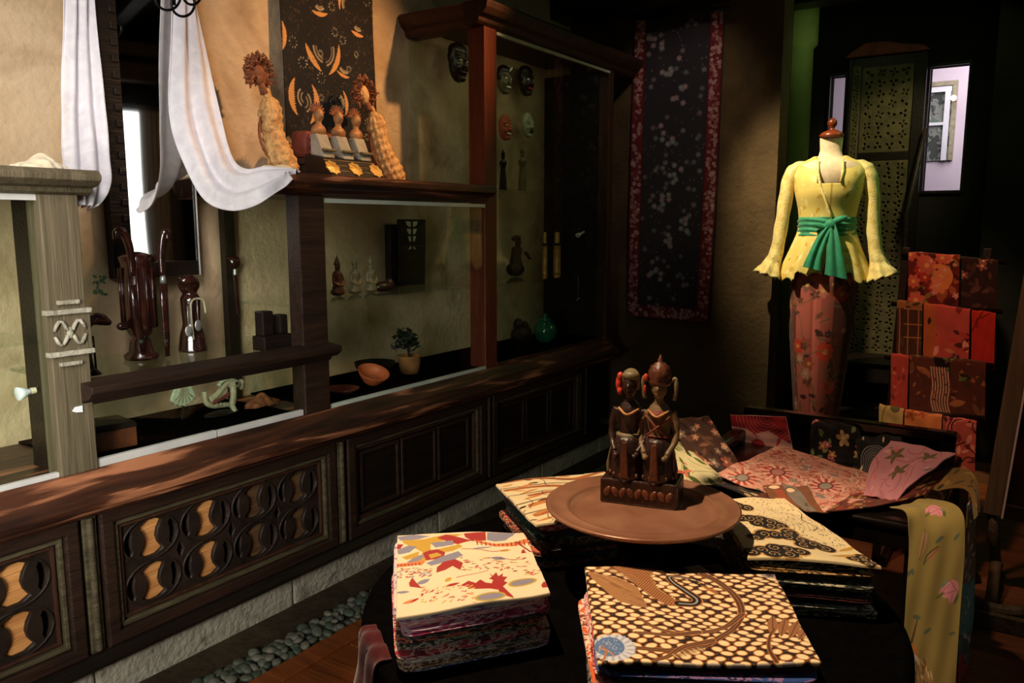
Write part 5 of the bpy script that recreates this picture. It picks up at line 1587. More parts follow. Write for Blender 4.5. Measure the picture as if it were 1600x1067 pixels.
ft.tube([(2.70, p_.y + .10 * math.cos(a), .10 + .05 * math.sin(a)) for a in [k * .4 - 2.6 for k in range(10)]], .02, 8)
ft.box(2.66, p_.y - .11, 0, 2.74, p_.y + .11, .05)
ft.build('scroll', M['wood_trim'], t, bevel=.004)

# ================================================================== LACQUER ARMCHAIR UNDER THE CLOTHS
CX0, CX1, CY0, CY1 = 2.19, 2.78, .20, .86
ch = thing('armchair', 'wide low black lacquered armchair heaped with batik cloths', 'chair', (2.48, .53, 0))
MB().box(CX0, CY0, .415, CX1, CY1, .447).build('seat', M['lacquer'], ch, bevel=.006)
MB().box(CX0 - .012, CY0, .375, CX0 + .02, CY1, .450).tube([(CX0 - .012, CY0, .437), (CX0 - .012, CY1, .437)], .012, 10).build('front_rail', M['lacquer'], ch, bevel=.004)
for x, y in ((CX0, CY0), (CX0, CY1 - .055), (CX1 - .05, CY0), (CX1 - .05, CY1 - .055)):
    MB().prism([(y, 0), (y + .055, 0), (y + .055, .415), (y, .415)], x, x + .055, 'x').build('leg', M['lacquer'], ch, bevel=.008)
for y in (CY0 - .02, CY1 - .02):
    MB().box(CX0 - .02, y, .455, CX1, y + .055, .490).box(CX0, y + .01, .39, CX0 + .04, y + .045, .46).box(CX1 - .3, y + .01, .39, CX1 - .26, y + .045, .46).build('arm', M['lacquer'], ch, bevel=.012)
MB().box(CX1 - .04, CY0, .40, CX1, CY0 + .04, .56).box(CX1 - .04, CY1 - .04, .40, CX1, CY1, .56).box(CX1 - .04, CY0, .53, CX1 + .005, CY1, .565).box(CX1 - .03, CY0 + .04, .41, CX1 - .015, CY1 - .04, .53).build('backrest', M['lacquer'], ch, bevel=.006)

def Q(px, py, Z): return tuple(at(px, py, Z=max(Z, .458 + (Z - .4) * .15)))
G = 'batik cloths heaped on the armchair'
def lay(label, A, B, cvv, nz=.002, name='batik_cloth', cat_='cloth', seed=1, thick=.004, ripple=0, rn=2):
    return tag(drape(name, A, B, cvv, nz=nz, seed=seed, thick=thick, ripple=ripple, rn=rn), label, cat_, G)
# brown floral over the left arm
cv = Cv(.16, .22, 120, '4a3024', 21).leaves(40, ['6d4a38', '33201a', '8a5a40'], .035)
cv.flowers(16, ['c88a70', 'd8a080', 'a85a44', '8d7a6a'], .017, 'e8c090', 5)
lay('brown floral batik over the left arm of the armchair', [Q(1048, 656, .60), Q(1062, 688, .56), Q(1082, 722, .52), Q(1100, 745, .49)], [Q(1106, 652, .60), Q(1128, 685, .56), Q(1146, 712, .52), Q(1156, 730, .49)], cv)
cv = Cv(.14, .24, 130, 'd8d0a0', 22)
for k in range(14): cv.leaf(cv.r.uniform(0, .14), cv.r.uniform(0, .24), .045, .016, cv.r.uniform(.6, 1.6), cv.r.choice(['6a7a3c', '8a9450', '55682f']), '4a5a2a')
cv.vines(12, '7a8448', .002, .08).leaves(8, ['c87a60', 'b85a48'], .03, .4)
lay('cream cloth with green leaves hanging by the statue, left arm', [Q(1040, 685, .545), Q(1046, 708, .53), Q(1052, 735, .50), Q(1060, 760, .46)], [Q(1068, 692, .545), Q(1092, 716, .53), Q(1122, 740, .50), Q(1130, 756, .46)], cv)
cv = Cv(.1, .24, 90, '1c1512', 23).leaves(26, ['8a7a5a', '5d4a34', 'b8a070'], .026, .4)
cv.poly([(0, .14), (.1, .14), (.1, .24), (0, .24)], '5a2f1e')
cv.leaves(8, ['8a5030', '3a2018'], .03)
lay('black and brown batik strip below the pink cloth, front left', [Q(1092, 748, .47), Q(1140, 766, .455), Q(1205, 796, .43), Q(1225, 806, .40)], [Q(1132, 734, .475), Q(1180, 752, .46), Q(1245, 782, .43), Q(1262, 795, .40)], cv)
# brown-grey fold resting between stack and chair
cv = Cv(.14, .12, 90, '7a4a2a', 24)
cv.poly([(.06, 0), (.10, 0), (.12, .12), (.07, .12)], '7d7468')
cv.poly([(.02, 0), (.05, 0), (.06, .1), (.03, .1)], '9a4a2c')
cv.ell(.03, .02, .016, .01, 0, 'e8c8a0', .003, '3a2018')
cv.ell(.08, .025, .014, .010, 0, 'e8c8a0', .003, '3a2018')
cv.leaves(6, ['5d3a22', 'c88a50'], .02)
lay('brown and grey cloth corner with cream ovals between chair and cream stack', [Q(1192, 758, .485), Q(1200, 775, .48), Q(1215, 792, .47)], [Q(1262, 762, .48), Q(1275, 785, .475), Q(1288, 803, .465)], cv)
# pink main cloth
cv = Cv(.40, .34, 260, 'd89a84', 25)
cv.leaves(300, ['a8402f', 'b85a48', 'e8b8a0', '8a8070', 'c06a58'], .022, .35)
cv.vines(150, 'a03c30', .002, .06).vines(60, 'ecc8b4', .003, .05)
for cx, cy in ((.24, .10), (.33, .17), (.20, .22), (.36, .06)):
    for k in range(11): cv.line([(cx, cy), (cx + .06 * math.cos(k * .571), cy + .05 * math.sin(k * .571))], .006, 'e8b8a4')
    for k in range(11): cv.leaf(cx + .034 * math.cos(k * .571 + .28), cy + .028 * math.sin(k * .571 + .28), .026, .009, k * .571 + .28, 'b0402f')
    cv.ell(cx, cy, .020, .014, 0, '9a9080' if cx != .24 else 'b87a70', .005, '6d2a28')
cv.leaves(14, ['7d8078', 'b83a30', '8a8a80'], .03, .5)
lay('large salmon pink flowered batik spread over the armchair seat', [Q(1212, 699, .50), Q(1275, 712, .475), Q(1345, 735, .46), Q(1415, 762, .455)], [Q(1120, 738, .50), Q(1180, 764, .475), Q(1235, 785, .45), Q(1292, 800, .415)], cv, nz=.0035)
# red and white piece on the back
xb = CX1 - .055
cv = Cv(.2, .17, 140, 'd8a89c', 26)
cv.poly([(0, .13), (.05, .12), (.08, .10), (.13, .11), (.2, .05), (.2, .17), (0, .17)], 'a8242c')
for k in range(9): cv.arc(.13, .16, .012 + .012 * k, 2.6, 5.6, .0016, 'd8807c')
cv.ell(.085, .05, .026, .03, 0, 'a8303a')
cv.spline([(.085, .08), (.085, .095), (.075, .10)], .003, 'a8303a')
cv.leaf(.16, .07, .06, .012, 1.1, 'b83a40')
cv.leaf(.03, .03, .04, .016, 1.3, '55687a')
def PX(px, py, X): return tuple(at(px, py, X=X))
lay('red and pale pink batik hanging upright on the chair back', [PX(1150, 722, xb - .03), PX(1146, 690, xb - .01), PX(1141, 648, xb)], [PX(1240, 712, xb - .03), PX(1236, 690, xb - .01), PX(1228, 651, xb)], cv)
cv = Cv(.16, .18, 130, '16110f', 27)
cv.flowers(5, ['c8a068', 'b88050'], .019, 'e8d090', 5).flowers(5, ['c86070', 'b85a60'], .014, 'e8c090', 5)
cv.leaves(9, ['6d8048', '8a9458'], .022, .45)
lay('black cloth with pink and yellow blossoms against the chair back', [PX(1272, 735, 2.62), PX(1266, 700, xb - .03), PX(1268, 664, xb - .01), PX(1275, 655, xb + .01)], [PX(1345, 752, 2.58), PX(1348, 710, xb - .04), PX(1342, 672, xb - .01), PX(1330, 664, xb + .01)], cv, nz=.004)
cv = Cv(.15, .16, 110, '0f0d0d', 28)
for k in range(7): cv.arc(.06, .08, .008 + .007 * k, 1.0, 4.6, .002, '8d8a88')
cv.leaves(8, ['e8d8b0', 'c8b890'], .018, .35)
lay('glossy black cloth with fine white arcs beside the blossom cloth', [PX(1338, 765, 2.45), PX(1340, 720, 2.6), PX(1336, 680, xb)], [PX(1405, 745, 2.45), PX(1412, 715, 2.6), PX(1408, 682, xb)], cv, nz=.004)
cv = Cv(.22, .20, 150, 'c88890', 29)
for cx, cy in ((.06, .06), (.12, .11), (.16, .04)):
    for k in range(5): cv.leaf(cx + .014 * math.cos(k * 1.257), cy + .014 * math.sin(k * 1.257), .036, .014, k * 1.257, '6d5a3a')
cv.vines(14, 'a85a60', .0022, .08).leaves(12, ['d8706a', 'e0a0a0', '7a7a70'], .024)
lay('dusty pink batik with olive stars over the right arm', [Q(1392, 688, .56), Q(1370, 715, .53), Q(1355, 745, .49), Q(1350, 775, .455)], [Q(1494, 712, .56), Q(1462, 730, .545), Q(1430, 752, .51), Q(1400, 785, .46)], cv, nz=.003)
cv = Cv(.10, .42, 60, '6a2c20', 30).leaves(90, ['8a4a30', '4a1c18', 'b87a40', 'a03a2c'], .022)
cv.poly([(0, .25), (.1, .25), (.1, .42), (0, .42)], '8a6a34')
cv.leaves(50, ['5d4a28', 'a8844a', '33301a'], .03, .3)
lay('brown and red batik running along the right arm', [Q(1290, 800, .415), Q(1370, 792, .43), Q(1440, 775, .475), Q(1490, 764, .50), Q(1515, 772, .505), Q(1522, 812, .46)], [Q(1330, 775, .435), Q(1400, 762, .46), Q(1450, 742, .515), Q(1500, 732, .53), Q(1526, 748, .525), Q(1529, 800, .47)], cv, nz=.001)
# olive silk over the arm front
cv = Cv(.17, .62, 170, '97854a', 31)
for (fx, fy) in ((.105, .53), (.135, .31)):
    for dx, dy, a in ((-.016, .008, .6), (.008, -.012, 1.4), (.010, .008, 2.2), (-.006, -.004, 0)):
        cv.leaf(fx + dx, fy + dy, .044, .024, a, 'd8909c', 'b8606c')
    cv.leaves(0, ['5d6434'], .02)
    cv.leaf(fx - .03, fy - .005, .03, .01, .3, '6d7034')
    cv.leaf(fx + .02, fy - .025, .03, .01, 1.2, '5d6434')
cv.leaf(.045, .45, .07, .022, 1.3, 'b8906a', '6d4a30')
cv.leaf(.075, .415, .05, .018, .5, 'a87a54', '6d4a30')
cv.spline([(.05, .40), (.06, .42), (.09, .43)], .004, '4a5028')
cv.spline([(.012, .16), (.03, .22), (.04, .26)], .010, '5d3a28', .003)
cv.ell(.028, .175, .018, .024, .5, 'b87a3c')
cv.ell(.036, .150, .014, .018, .5, 'c8bcae')
for k in range(110):
    t_ = cv.r.random()
    cv.leaf(.045 + .05 * t_ + cv.r.uniform(-.03, .03) * (1 + t_), .14 - .14 * t_ + cv.r.uniform(-.01, .01), .030, .006, -1.1 + cv.r.uniform(-.5, .5), cv.r.choice(['a88050', 'c09a60', '7a5a38', 'd8b888']))
cv.leaves(14, ['7d8a70', '5d6a54'], .025)
lay('olive gold silk with pink blossoms hanging down the front of the right arm', [PX(1408, 1120, 2.13), PX(1414, 960, 2.135), PX(1420, 850, 2.14), PX(1416, 802, 2.15), PX(1390, 792, 2.20), PX(1375, 787, 2.26)], [PX(1490, 1120, 2.13), PX(1500, 960, 2.135), PX(1508, 850, 2.14), PX(1505, 797, 2.16), PX(1470, 780, 2.22), PX(1450, 778, 2.28)], cv, M['silk'] if False else M['print'], ) if False else tag(drape('batik_cloth', [PX(1408, 1120, 2.13), PX(1414, 960, 2.135), PX(1420, 850, 2.14), PX(1416, 802, 2.15), PX(1390, 793, 2.20)], [PX(1490, 1120, 2.13), PX(1500, 960, 2.135), PX(1508, 850, 2.14), PX(1500, 795, 2.17), PX(1450, 778, 2.28)], cv, nz=.002, thick=.003), 'olive gold silk with pink blossoms hanging down the front of the right arm', 'cloth', G)
cv = Cv(.14, .60, 90, '3a5f5c', 32)
cv.poly([(0, .36), (.14, .36), (.14, .6), (0, .6)], '6a5a30')
cv.poly([(0, .20), (.14, .20), (.14, .36), (0, .36)], '4a9a98')
cv.leaves(50, ['7ac0b8', '2d5a58', 'c8c4d0', 'a8343a'], .03)
cv.poly([(0, 0), (.14, 0), (.14, .08), (.05, .14), (0, .1)], 'a82f34')
cv.leaves(30, ['c8c4c8', '8aa03c', 'a82f40', '2d3a30'], .035)
lay('multicoloured teal, red and green cloth hanging outside the right arm', [PX(1494, 1090, 2.24), PX(1502, 960, 2.24), PX(1508, 860, 2.24), PX(1513, 790, 2.24)], [PX(1512, 1090, 2.44), PX(1520, 960, 2.44), PX(1524, 860, 2.44), PX(1526, 775, 2.44)], cv)

# ================================================================== TABLE
TX, TY, TZ, TR = 1.54, .73, .382, .58
tb = thing('round_table', 'low round table under a black cloth, carrying the fabric stacks', 'table', (TX, TY, 0))
MB().lathe([(0, .34), (TR - .03, .34), (TR - .02, .35), (TR - .02, .368), (TR - .03, .375), (0, .375)], (TX, TY, 0), 48).build('table_top', M['wood_black'], tb, smooth=True)
for k in range(4):
    a = k * PI / 2 + .5
    MB().tube([(TX + .36 * math.cos(a), TY + .36 * math.sin(a), 0), (TX + .33 * math.cos(a), TY + .33 * math.sin(a), .34)], [.022, .03], 12).build('leg', M['wood_black'], tb, smooth=True)
tcl = MB().lathe([(0, TZ - .005), (TR - .02, TZ - .005), (TR - .004, TZ - .008), (TR, TZ - .02), (TR + .002, .28), (TR + .012, .15), (TR + .022, .02)], (TX, TY, 0), 160, wob=lambda t, z: 1 + max(0, (.37 - z)) * .07 * math.sin(18 * t + math.sin(3 * t) * 2))
tag(tcl.build('tablecloth', M['black_cloth'], smooth=True, solid=.002), 'black cloth covering the round table down to the floor', 'tablecloth')
# burgundy runner at the left side
ang = lambda d, r, z: (TX + r * math.cos(R(d)), TY + r * math.sin(R(d)), z)
rn_ = [[ang(d, TR - .03, TZ + .001), ang(d, TR + .003, TZ - .006), ang(d, TR + .012, .30), ang(d, TR + .04, .20), ang(d, TR + .075, .10), ang(d, TR + .10, .02)] for d in (138, 153)]
cv = Cv(.18, .45, 40, '561a1c')
tag(drape('table_runner', rn_[0], rn_[1], cv, M['burgundy'], ripple=.005, rn=2.5, thick=.002), 'burgundy runner falling over the left side of the black table', 'cloth')
# pedestal and tray
PX_, PY_ = 1.545, .70
tag(MB().lathe([(0, 0), (.085, 0), (.085, .012), (.06, .03), (.05, .08), (.06, .13), (.085, .145), (.085, .158), (0, .158)], (PX_, PY_, TZ), 32).build('tray_stand', M['wood_black'], smooth=True), 'short dark turned stand lifting the copper tray above the table', 'stand')
zp = TZ + .159
pc_ = at(1003, 792, Z=zp + .02)
PX_, PY_ = pc_.x, pc_.y
bpy.data.objects['tray_stand'].location.x = PX_
bpy.data.objects['tray_stand'].location.y = PY_
tr_ = .218
tag(MB().lathe([(0, 0), (.15, 0), (.165, .008), (tr_ - .006, .018), (tr_, .022), (tr_ + .002, .027), (tr_ - .003, .030), (tr_ - .010, .027), (.180, .022), (.176, .0245), (.171, .0245), (.168, .020), (.160, .011), (.148, .009), (.08, .0095), (0, .0085)], (PX_, PY_, zp), 72).build('copper_tray', M['copper'], smooth=True), 'large round copper tray under the carved couple', 'tray')

# ------------------------------------------------------------------ carved couple
zq = zp + .0085
bl, br = at(940, 790, Z=zq), at(1062, 805, Z=zq)
bc = at(1002, 782, Z=zq)
RZ = math.atan2(br.y - bl.y, br.x - bl.x)
cpl = thing('carved_couple', 'carved wooden seated couple on one block, woman with red flowers beside crowned man', 'statue', (bc.x, bc.y, zq), rz=RZ, local=True)
W2 = (br - bl).length / 2
MB().box(-W2, -.045, 0, W2, .06, .055).build('base_block', M['figure_dark'], cpl, bevel=.005)
rb2 = MB()
for k in range(9): rb2.ell((-W2 + .018 + k * (2 * W2 - .036) / 8, -.045, .028), (.008, .004, .012), (0, .6 * (-1) ** k, 0), 8, 6)
rb2.build('relief', M['figure_brown'], cpl, smooth=True)
def person(x, hgt, mat_b, k):
    z0 = .055
    mb = MB()
    mb.ell((x, .0, z0 + .035), (.036, .036, .036))
    mb.tube([(x, .008, z0 + .03), (x, .008, z0 + .075), (x, .006, z0 + .10), (x, .004, z0 + .142), (x, .004, z0 + .158), (x, .002, z0 + .168)], [.038, .030, .024, .031, .022, .011], 14, .75)
    for s_ in (-1, 1):
        mb.tube(cat([(x + s_ * .030, .006, z0 + .148), (x + s_ * .040, .004, z0 + .115), (x + s_ * .040, -.008, z0 + .085), (x + s_ * .026, -.034, z0 + .060)], 4), [.0105] * 5 + [.0085] * 4 + [.007] * 4, 8)
        mb.ell((x + s_ * .022, -.040, z0 + .054), (.008, .011, .006))
    mb.tube([(x, .002, z0 + .16), (x, .0, z0 + .182)], [.011, .010], 10)
    mb.ell((x, -.002, z0 + .200), (.0185, .020, .025))
    mb.ell((x, -.022, z0 + .198), (.004, .006, .007))
    mb.ell((x, -.019, z0 + .186), (.007, .004, .003))
    return mb.build('body', mat_b, cpl, remesh=.0026)
xa_, xb_ = -.033, .036
person(xa_, .2, M['figure_dark'], 0)
person(xb_, .22, M['figure_olive_dark'], 1)
# skirts and trims
for x, mt in ((xa_, 'figure_dark'), (xb_, 'figure_dark')):
    MB().lathe([(.041, .050), (.044, .058), (.043, .075), (.040, .11), (.033, .138), (.029, .145)], (x, .0, 0), 36, .98, 1.05, wob=lambda t, z: 1 + .035 * math.sin(11 * t) + .03 * math.sin(3 * t)).build('wrap_skirt', M[mt], cpl, smooth=True)
    MB().lathe([(.0305, .138), (.032, .143), (.031, .149), (.028, .150)], (x, .005, 0), 24, 1, .85).build('belt', M['leather_red'] if x > 0 else M['figure_olive'], cpl, smooth=True)
mb = MB().tube(cat([(xb_ - .028, -.014, .195), (xb_, -.026, .172), (xb_ + .026, -.014, .150)], 5), .0022, 6).tube(cat([(xb_ + .028, -.014, .195), (xb_, -.027, .172), (xb_ - .024, -.016, .152)], 5), .0022, 6).lathe([(.020, .206), (.026, .200), (.028, .197)], (xb_, .004, 0), 20)
mb.build('chest_band', M['leather_red'], cpl, smooth=True)
zh = .055 + .20
MB().ell((xa_, .010, zh + .012), (.023, .024, .024)).ell((xa_ + .004, .030, zh + .0), (.018, .014, .018)).ell((xa_ + .002, -.004, zh + .022), (.021, .018, .012)).build('hair', M['figure_olive'], cpl, remesh=.0028)
MB().ell((xa_ - .027, .006, zh + .002), (.009, .012, .018)).ell((xa_ - .024, .002, zh + .018), (.008, .009, .010)).ell((xa_ - .024, .0, zh - .014), (.007, .008, .009)).build('red_flowers', M['figure_red'], cpl, remesh=.0025)
MB().lathe([(.022, -.004), (.027, .004), (.024, .008), (.027, .014), (.0255, .020), (.026, .026), (.022, .031), (.021, .037), (.014, .041), (.012, .044), (.005, .047), (.006, .051), (.003, .056), (0, .064)], (xb_, .002, zh + .008), 24, wob=lambda t, z: 1 + .05 * math.cos(8 * t)).build('crown', M['figure_brown'], cpl, smooth=True)
mb = MB()
for s_ in (-1, 1):
    mb.tube(cat([(xb_ + s_ * .026, .0, zh + .014), (xb_ + s_ * .037, .0, zh + .020), (xb_ + s_ * .038, .0, zh - .004), (xb_ + s_ * .034, .0, zh - .026)], 4), [.004] * 6 + [.0055] * 7, 8)
mb.build('ear_ornament', M['figure_olive'], cpl, smooth=True)
MB().ell((xb_ - .031, -.006, zh + .020), (.006, .006, .009)).ell((xb_ - .033, -.004, zh - .006), (.004, .004, .010)).build('red_tassel', M['figure_red'], cpl, smooth=True)
for s_ in (-1, 1):
    MB().tube(cat([((xa_ if s_ < 0 else xb_) + s_ * .044, -.012, .06), ((xa_ if s_ < 0 else xb_) + s_ * .045, -.01, .09), ((xa_ if s_ < 0 else xb_) + s_ * .034, -.012, .135)], 5), [.006] * 5 + [.004] * 6, 6, .5).build('sash_end', M['figure_olive'], cpl, smooth=True)

for x in (xa_, xb_):
    mb = MB()
    for k in range(14):
        a = 2 * PI * k / 14
        mb.ell((x + .0425 * math.cos(a), .0 + .0455 * math.sin(a), .064), (.005, .005, .006), n=6, m=4)
    mb.build('carved_hem', M['figure_brown'], cpl, smooth=True)
    MB().tube(cat([(x - .024, -.010, .206), (x, -.030, .196), (x + .024, -.010, .206)], 5), .0028, 6).build('necklace', M['dull_gold'], cpl, smooth=True)
    MB().prism([(x - .010, .062), (x + .010, .062), (x + .006, .14), (x - .006, .14)], -.052, -.046, 'y').build('front_pleat', M['figure_brown'], cpl, bevel=.002)
cpl.scale = (1.0, 1.0, 1.09)

# ------------------------------------------------------------------ folded batik stacks
def folded(name, label, x, y, z, w_, d_, h, rot, mat=None, cvv=None, group=None, seed=0, plies=3, qd=None):
    rr = random.Random(seed)
    def mq_(X, Y):
        if qd is None: return X, Y
        a, b = X / w_ + .5, Y / d_ + .5
        return tuple(qd[0][i] * (1 - a) * (1 - b) + qd[1][i] * a * (1 - b) + qd[2][i] * a * b + qd[3][i] * (1 - a) * b for i in (0, 1))
    ov = .012
    if cvv is None:
        nx, ny = 22, 22
        U = np.linspace(-w_ / 2 - h * 1.0, w_ / 2 + h * 1.0, nx + 8)
        V = np.linspace(-d_ / 2 - h * 1.0, d_ / 2 + h * 1.0, ny + 8)
    ph = [rr.uniform(0, 6.28) for _ in range(4)]
    def top(X, Y): return h + .0022 * np.sin(X * 24 + ph[0]) + .0018 * np.sin(Y * 31 + ph[1] + X * 9) + .0008 * np.sin(Y * 70 + X * 40)
    if cvv is not None:
        # printed face: dense grid whose rim rolls down over the fold
        ny, nx = cvv.ny, cvv.nx
        u = np.linspace(-1, 1, nx)
        v = np.linspace(-1, 1, ny)
        def wrap(a, half):
            s = a * (half + h * .55)
            over = np.clip(np.abs(s) - half, 0, None)
            th = np.clip(over / (h * .55), 0, 1) * PI / 2
            return np.sign(s) * (np.minimum(np.abs(s), half) + np.sin(th) * h * .3), (1 - np.cos(th)) * h * .9
        X1_, dz1 = wrap(u, w_ / 2)
        Y1_, dz2 = wrap(v, d_ / 2)
        XX, YY = np.meshgrid(X1_, Y1_)
        ZZ = top(XX, YY) - np.maximum(dz1[None, :], dz2[:, None])
        XX, YY = mq_(XX, YY)
        pos = np.stack([XX, YY, ZZ], 2)
        o = grid_obj(name, pos, cvv.c, M['print'], None, (0, 0, 0), 0)
        o.location = (x, y, z)
        o.rotation_euler = (0, 0, rot)
    else:
        # slab: rings of a rounded rectangle, one bulge per ply
        n = 40
        ring = []
        for k in range(n):
            t = 2 * PI * k / n
            ct, st_ = math.cos(t), math.sin(t)
            e = .16
            ring.append((math.copysign(abs(ct) ** e, ct) * w_ / 2, math.copysign(abs(st_) ** e, st_) * d_ / 2))
        mb = MB()
        levels = []
        for p in range(plies):
            z0, z1 = h * p / plies, h * (p + 1) / plies
            off = rr.uniform(-.003, .002)
            levels += [(z0 + .0003, -.0045 + off), (z0 + (z1 - z0) * .25, off), (z0 + (z1 - z0) * .75, off), (z1 - .0003, -.0045 + off)]
        vs = []
        for zz, of in levels:
            for k, (a, b) in enumerate(ring):
                s = 1 + of / (w_ / 2)
                wv = .0012 * math.sin(a * 45 + ph[0] + zz * 300) + .001 * math.sin(b * 50 + ph[1])
                s2 = 1 + of / (d_ / 2)
                vs.append((*mq_(a * s, b * s2), zz + (wv if 0 < zz < h * .99 else wv * .6)))
        m = len(levels)
        fs = [(i * n + k, i * n + (k + 1) % n, (i + 1) * n + (k + 1) % n, (i + 1) * n + k) for i in range(m - 1) for k in range(n)]
        fs += [tuple(range(n))[::-1], tuple(range((m - 1) * n, m * n))]
        mb.add(vs, fs)
        o = mb.build(name, mat, None, origin=(0, 0, 0), smooth=True)
        o.location = (x, y, z)
        o.rotation_euler = (0, 0, rot)
    return tag(o, label, 'folded cloth', group)

PAL = {
 'white and violet': ['e0d0c8', 'c8c0d0', '8a5a7a', '5d5a6a'],
 'magenta and white': ['d8b8c4', 'b83a6a', '8a2f50', 'e0d0d0'],
 'grey and black': ['2a2622', '6a655e', '1a1614', '8d877d'],
 'salmon and black': ['c8664a', '2a1a16', 'e0a080', '8a3f30'],
 'dark green and cream': ['2d3a2a', 'b8b098', '3f4a34', '171512'],
 'crimson and cream': ['b82f3f', 'd8b8a8', '7a1f2a', '3a1a1a'],
 'grey and cream': ['9a948c', 'd0c8b8', '5a554e', '2a2724'],
 'brown and cream': ['6a4a34', 'c8b498', '3a281c', '8a6a4c'],
 'blue and white': ['4a6aa0', 'c8ccd8', '2d4a80', '8a9ab8'],
 'black and cream': ['171310', 'c8b890', '2a231c', '3a3026'],
 'ochre and black': ['a8793c', '1c1612', 'd8b070', '5a3f22'],
 'scarlet and white': ['c8302a', 'e0c8bc', '8a1f1c', 'd86a5c'],
 'pink and white': ['d88a90', 'e8d0c8', 'b85a64', 'f0e0d8'],
 'royal blue and violet': ['2d4a8a', '8a6a9a', '1a2448', '6a8ac0'],
 'maroon and black': ['4a1c1c', '171010', '6d2a28', '2d1414'],
 'orange and white': ['d8663a', 'e8d4c0', '8a3a22', 'c8986a'],
 'teal and black': ['2a5a52', '14201c', '4a7a6c', '8aa89a'],
 'grey-brown and black': ['3a342c', '171411', '5a5146', '24201b'],
}
pm_cache = {}
def pmat(k):
    if k not in pm_cache:
        pm_cache[k] = mat_print('print ' + k, [hx(c) for c in PAL[k]], 24, (1, 1, 7), seed=len(k) * 3.1)
    return pm_cache[k]
ORD = ['second', 'third', 'fourth', 'fifth', 'sixth', 'seventh', 'eighth', 'ninth', 'tenth', 'eleventh', 'twelfth']
def stack(nm, x, y, rot, w_, d_, keys, seed, top_label, top_cv, h_top, ztop=.502, zbot=TZ + .001, quad_=None):
    qd = None
    if quad_:
        cr, sr = math.cos(-rot), math.sin(-rot)
        qd = [((p[0] - x) * cr - (p[1] - y) * sr, (p[0] - x) * sr + (p[1] - y) * cr) for p in quad_]
    n = len(keys)
    rr = random.Random(seed)
    hs = [rr.uniform(.8, 1.2) for _ in keys]
    tot = ztop - h_top - zbot
    s = sum(hs)
    hs = [h / s * tot for h in hs]
    g = 'folded batiks in the ' + nm
    z = zbot
    for i in range(n - 1, -1, -1):
        jit = .010
        folded('folded_cloth', '%s folded batik, %s from the top of the %s' % (keys[i], ORD[i], nm), x + rr.uniform(-jit, jit), y + rr.uniform(-jit, jit), z, w_ - .012 + rr.uniform(-.016, .012), d_ - .012 + rr.uniform(-.016, .012), hs[i] - .0012, rot + rr.uniform(-.045, .045), pmat(keys[i]), None, g, seed * 31 + i, 3 if hs[i] > .009 else 2, qd)
        z += hs[i]
    folded('folded_cloth', top_label, x, y, z + .0006, w_, d_, h_top, rot, None, top_cv, g, seed, 3, qd)

# --- left stack, red leaves on cream
cv = Cv(1, 1.12, 330, 'eed9b4', 41)
cv.c[:] = hx('f0dcb8')
def U(px, py):
    """crop measurements of the printed face -> cloth plane"""
    u = (px - 85) / (905 - 85 + (py - 100) * .22)
    v = 1 - (py - 105 + (px - 85) * .02) / (590 - (px - 85) * .17)
    return (max(-.05, min(1.05, u)), max(-.05, min(1.17, v * 1.12)))
def PL(pts, col): cv.poly([U(*p) for p in pts], col)
def LF(x, y, L_, w_, a, col, v=None): 
    ux, uy = U(x, y)
    cv.leaf(ux, uy, L_, w_, a, col, v)
gy, rd, yl_, og = '8d8a9c', 'a8302a', 'c8a03c', 'd8824a'
PL([(90, 120), (200, 108), (300, 130), (230, 145), (110, 150)], gy)
PL([(120, 145), (260, 150), (420, 120), (510, 120), (400, 170), (300, 190), (300, 250), (240, 350), (190, 340), (250, 250), (200, 210), (130, 170)], yl_)
PL([(340, 150), (400, 120), (480, 150), (560, 180), (470, 205), (430, 190)], rd)
PL([(510, 115), (650, 100), (650, 175), (560, 185), (520, 150)], rd)
PL([(660, 105), (840, 95), (820, 130), (770, 170), (700, 180), (655, 170)], gy)
PL([(300, 180), (440, 175), (445, 205), (330, 215)], gy)
PL([(90, 230), (160, 190), (215, 200), (170, 245), (100, 260)], gy)
PL([(90, 180), (130, 180), (110, 220), (90, 220)], rd)
PL([(300, 235), (480, 205), (500, 220), (430, 250), (340, 260)], yl_)
PL([(150, 320), (210, 270), (265, 270), (240, 300), (180, 330)], gy)
PL([(120, 280), (230, 240), (220, 280), (150, 300)], yl_)
PL([(250, 255), (290, 235), (340, 228), (390, 255), (380, 300), (270, 312)], rd)
PL([(285, 270), (340, 255), (370, 280), (300, 300)], yl_)
PL([(270, 330), (380, 285), (470, 250), (500, 285), (440, 320), (300, 355)], gy)
PL([(330, 418), (335, 370), (375, 330), (450, 315), (495, 345), (475, 400), (430, 365), (380, 400)], rd)
PL([(85, 340), (200, 315), (270, 310), (250, 340), (85, 372)], og)
PL([(570, 170), (700, 200), (830, 180), (915, 155), (935, 185), (820, 212), (700, 222), (590, 195)], og)
for k in range(13):
    x = 585 + k * 27
    PL([(x, 178 + 18 * math.sin(k * .35)), (x + 9, 178 + 18 * math.sin(k * .35)), (x + 11, 212 + 6 * math.sin(k * .4)), (x + 3, 212 + 6 * math.sin(k * .4))], rd)
for k in range(7):
    x = 90 + k * 22
    PL([(x, 345 - k * 3), (x + 8, 343 - k * 3), (x + 14, 362 - k * 3), (x + 5, 364 - k * 3)], rd)
for k in range(7):
    LF(845 + k * 12, 185 + k * 11, .05, .016, -.9, rd if k % 2 else '6d2420')
PL([(470, 500), (520, 475), (560, 488), (590, 468), (620, 485), (690, 490), (700, 520), (640, 515), (560, 520)], rd)
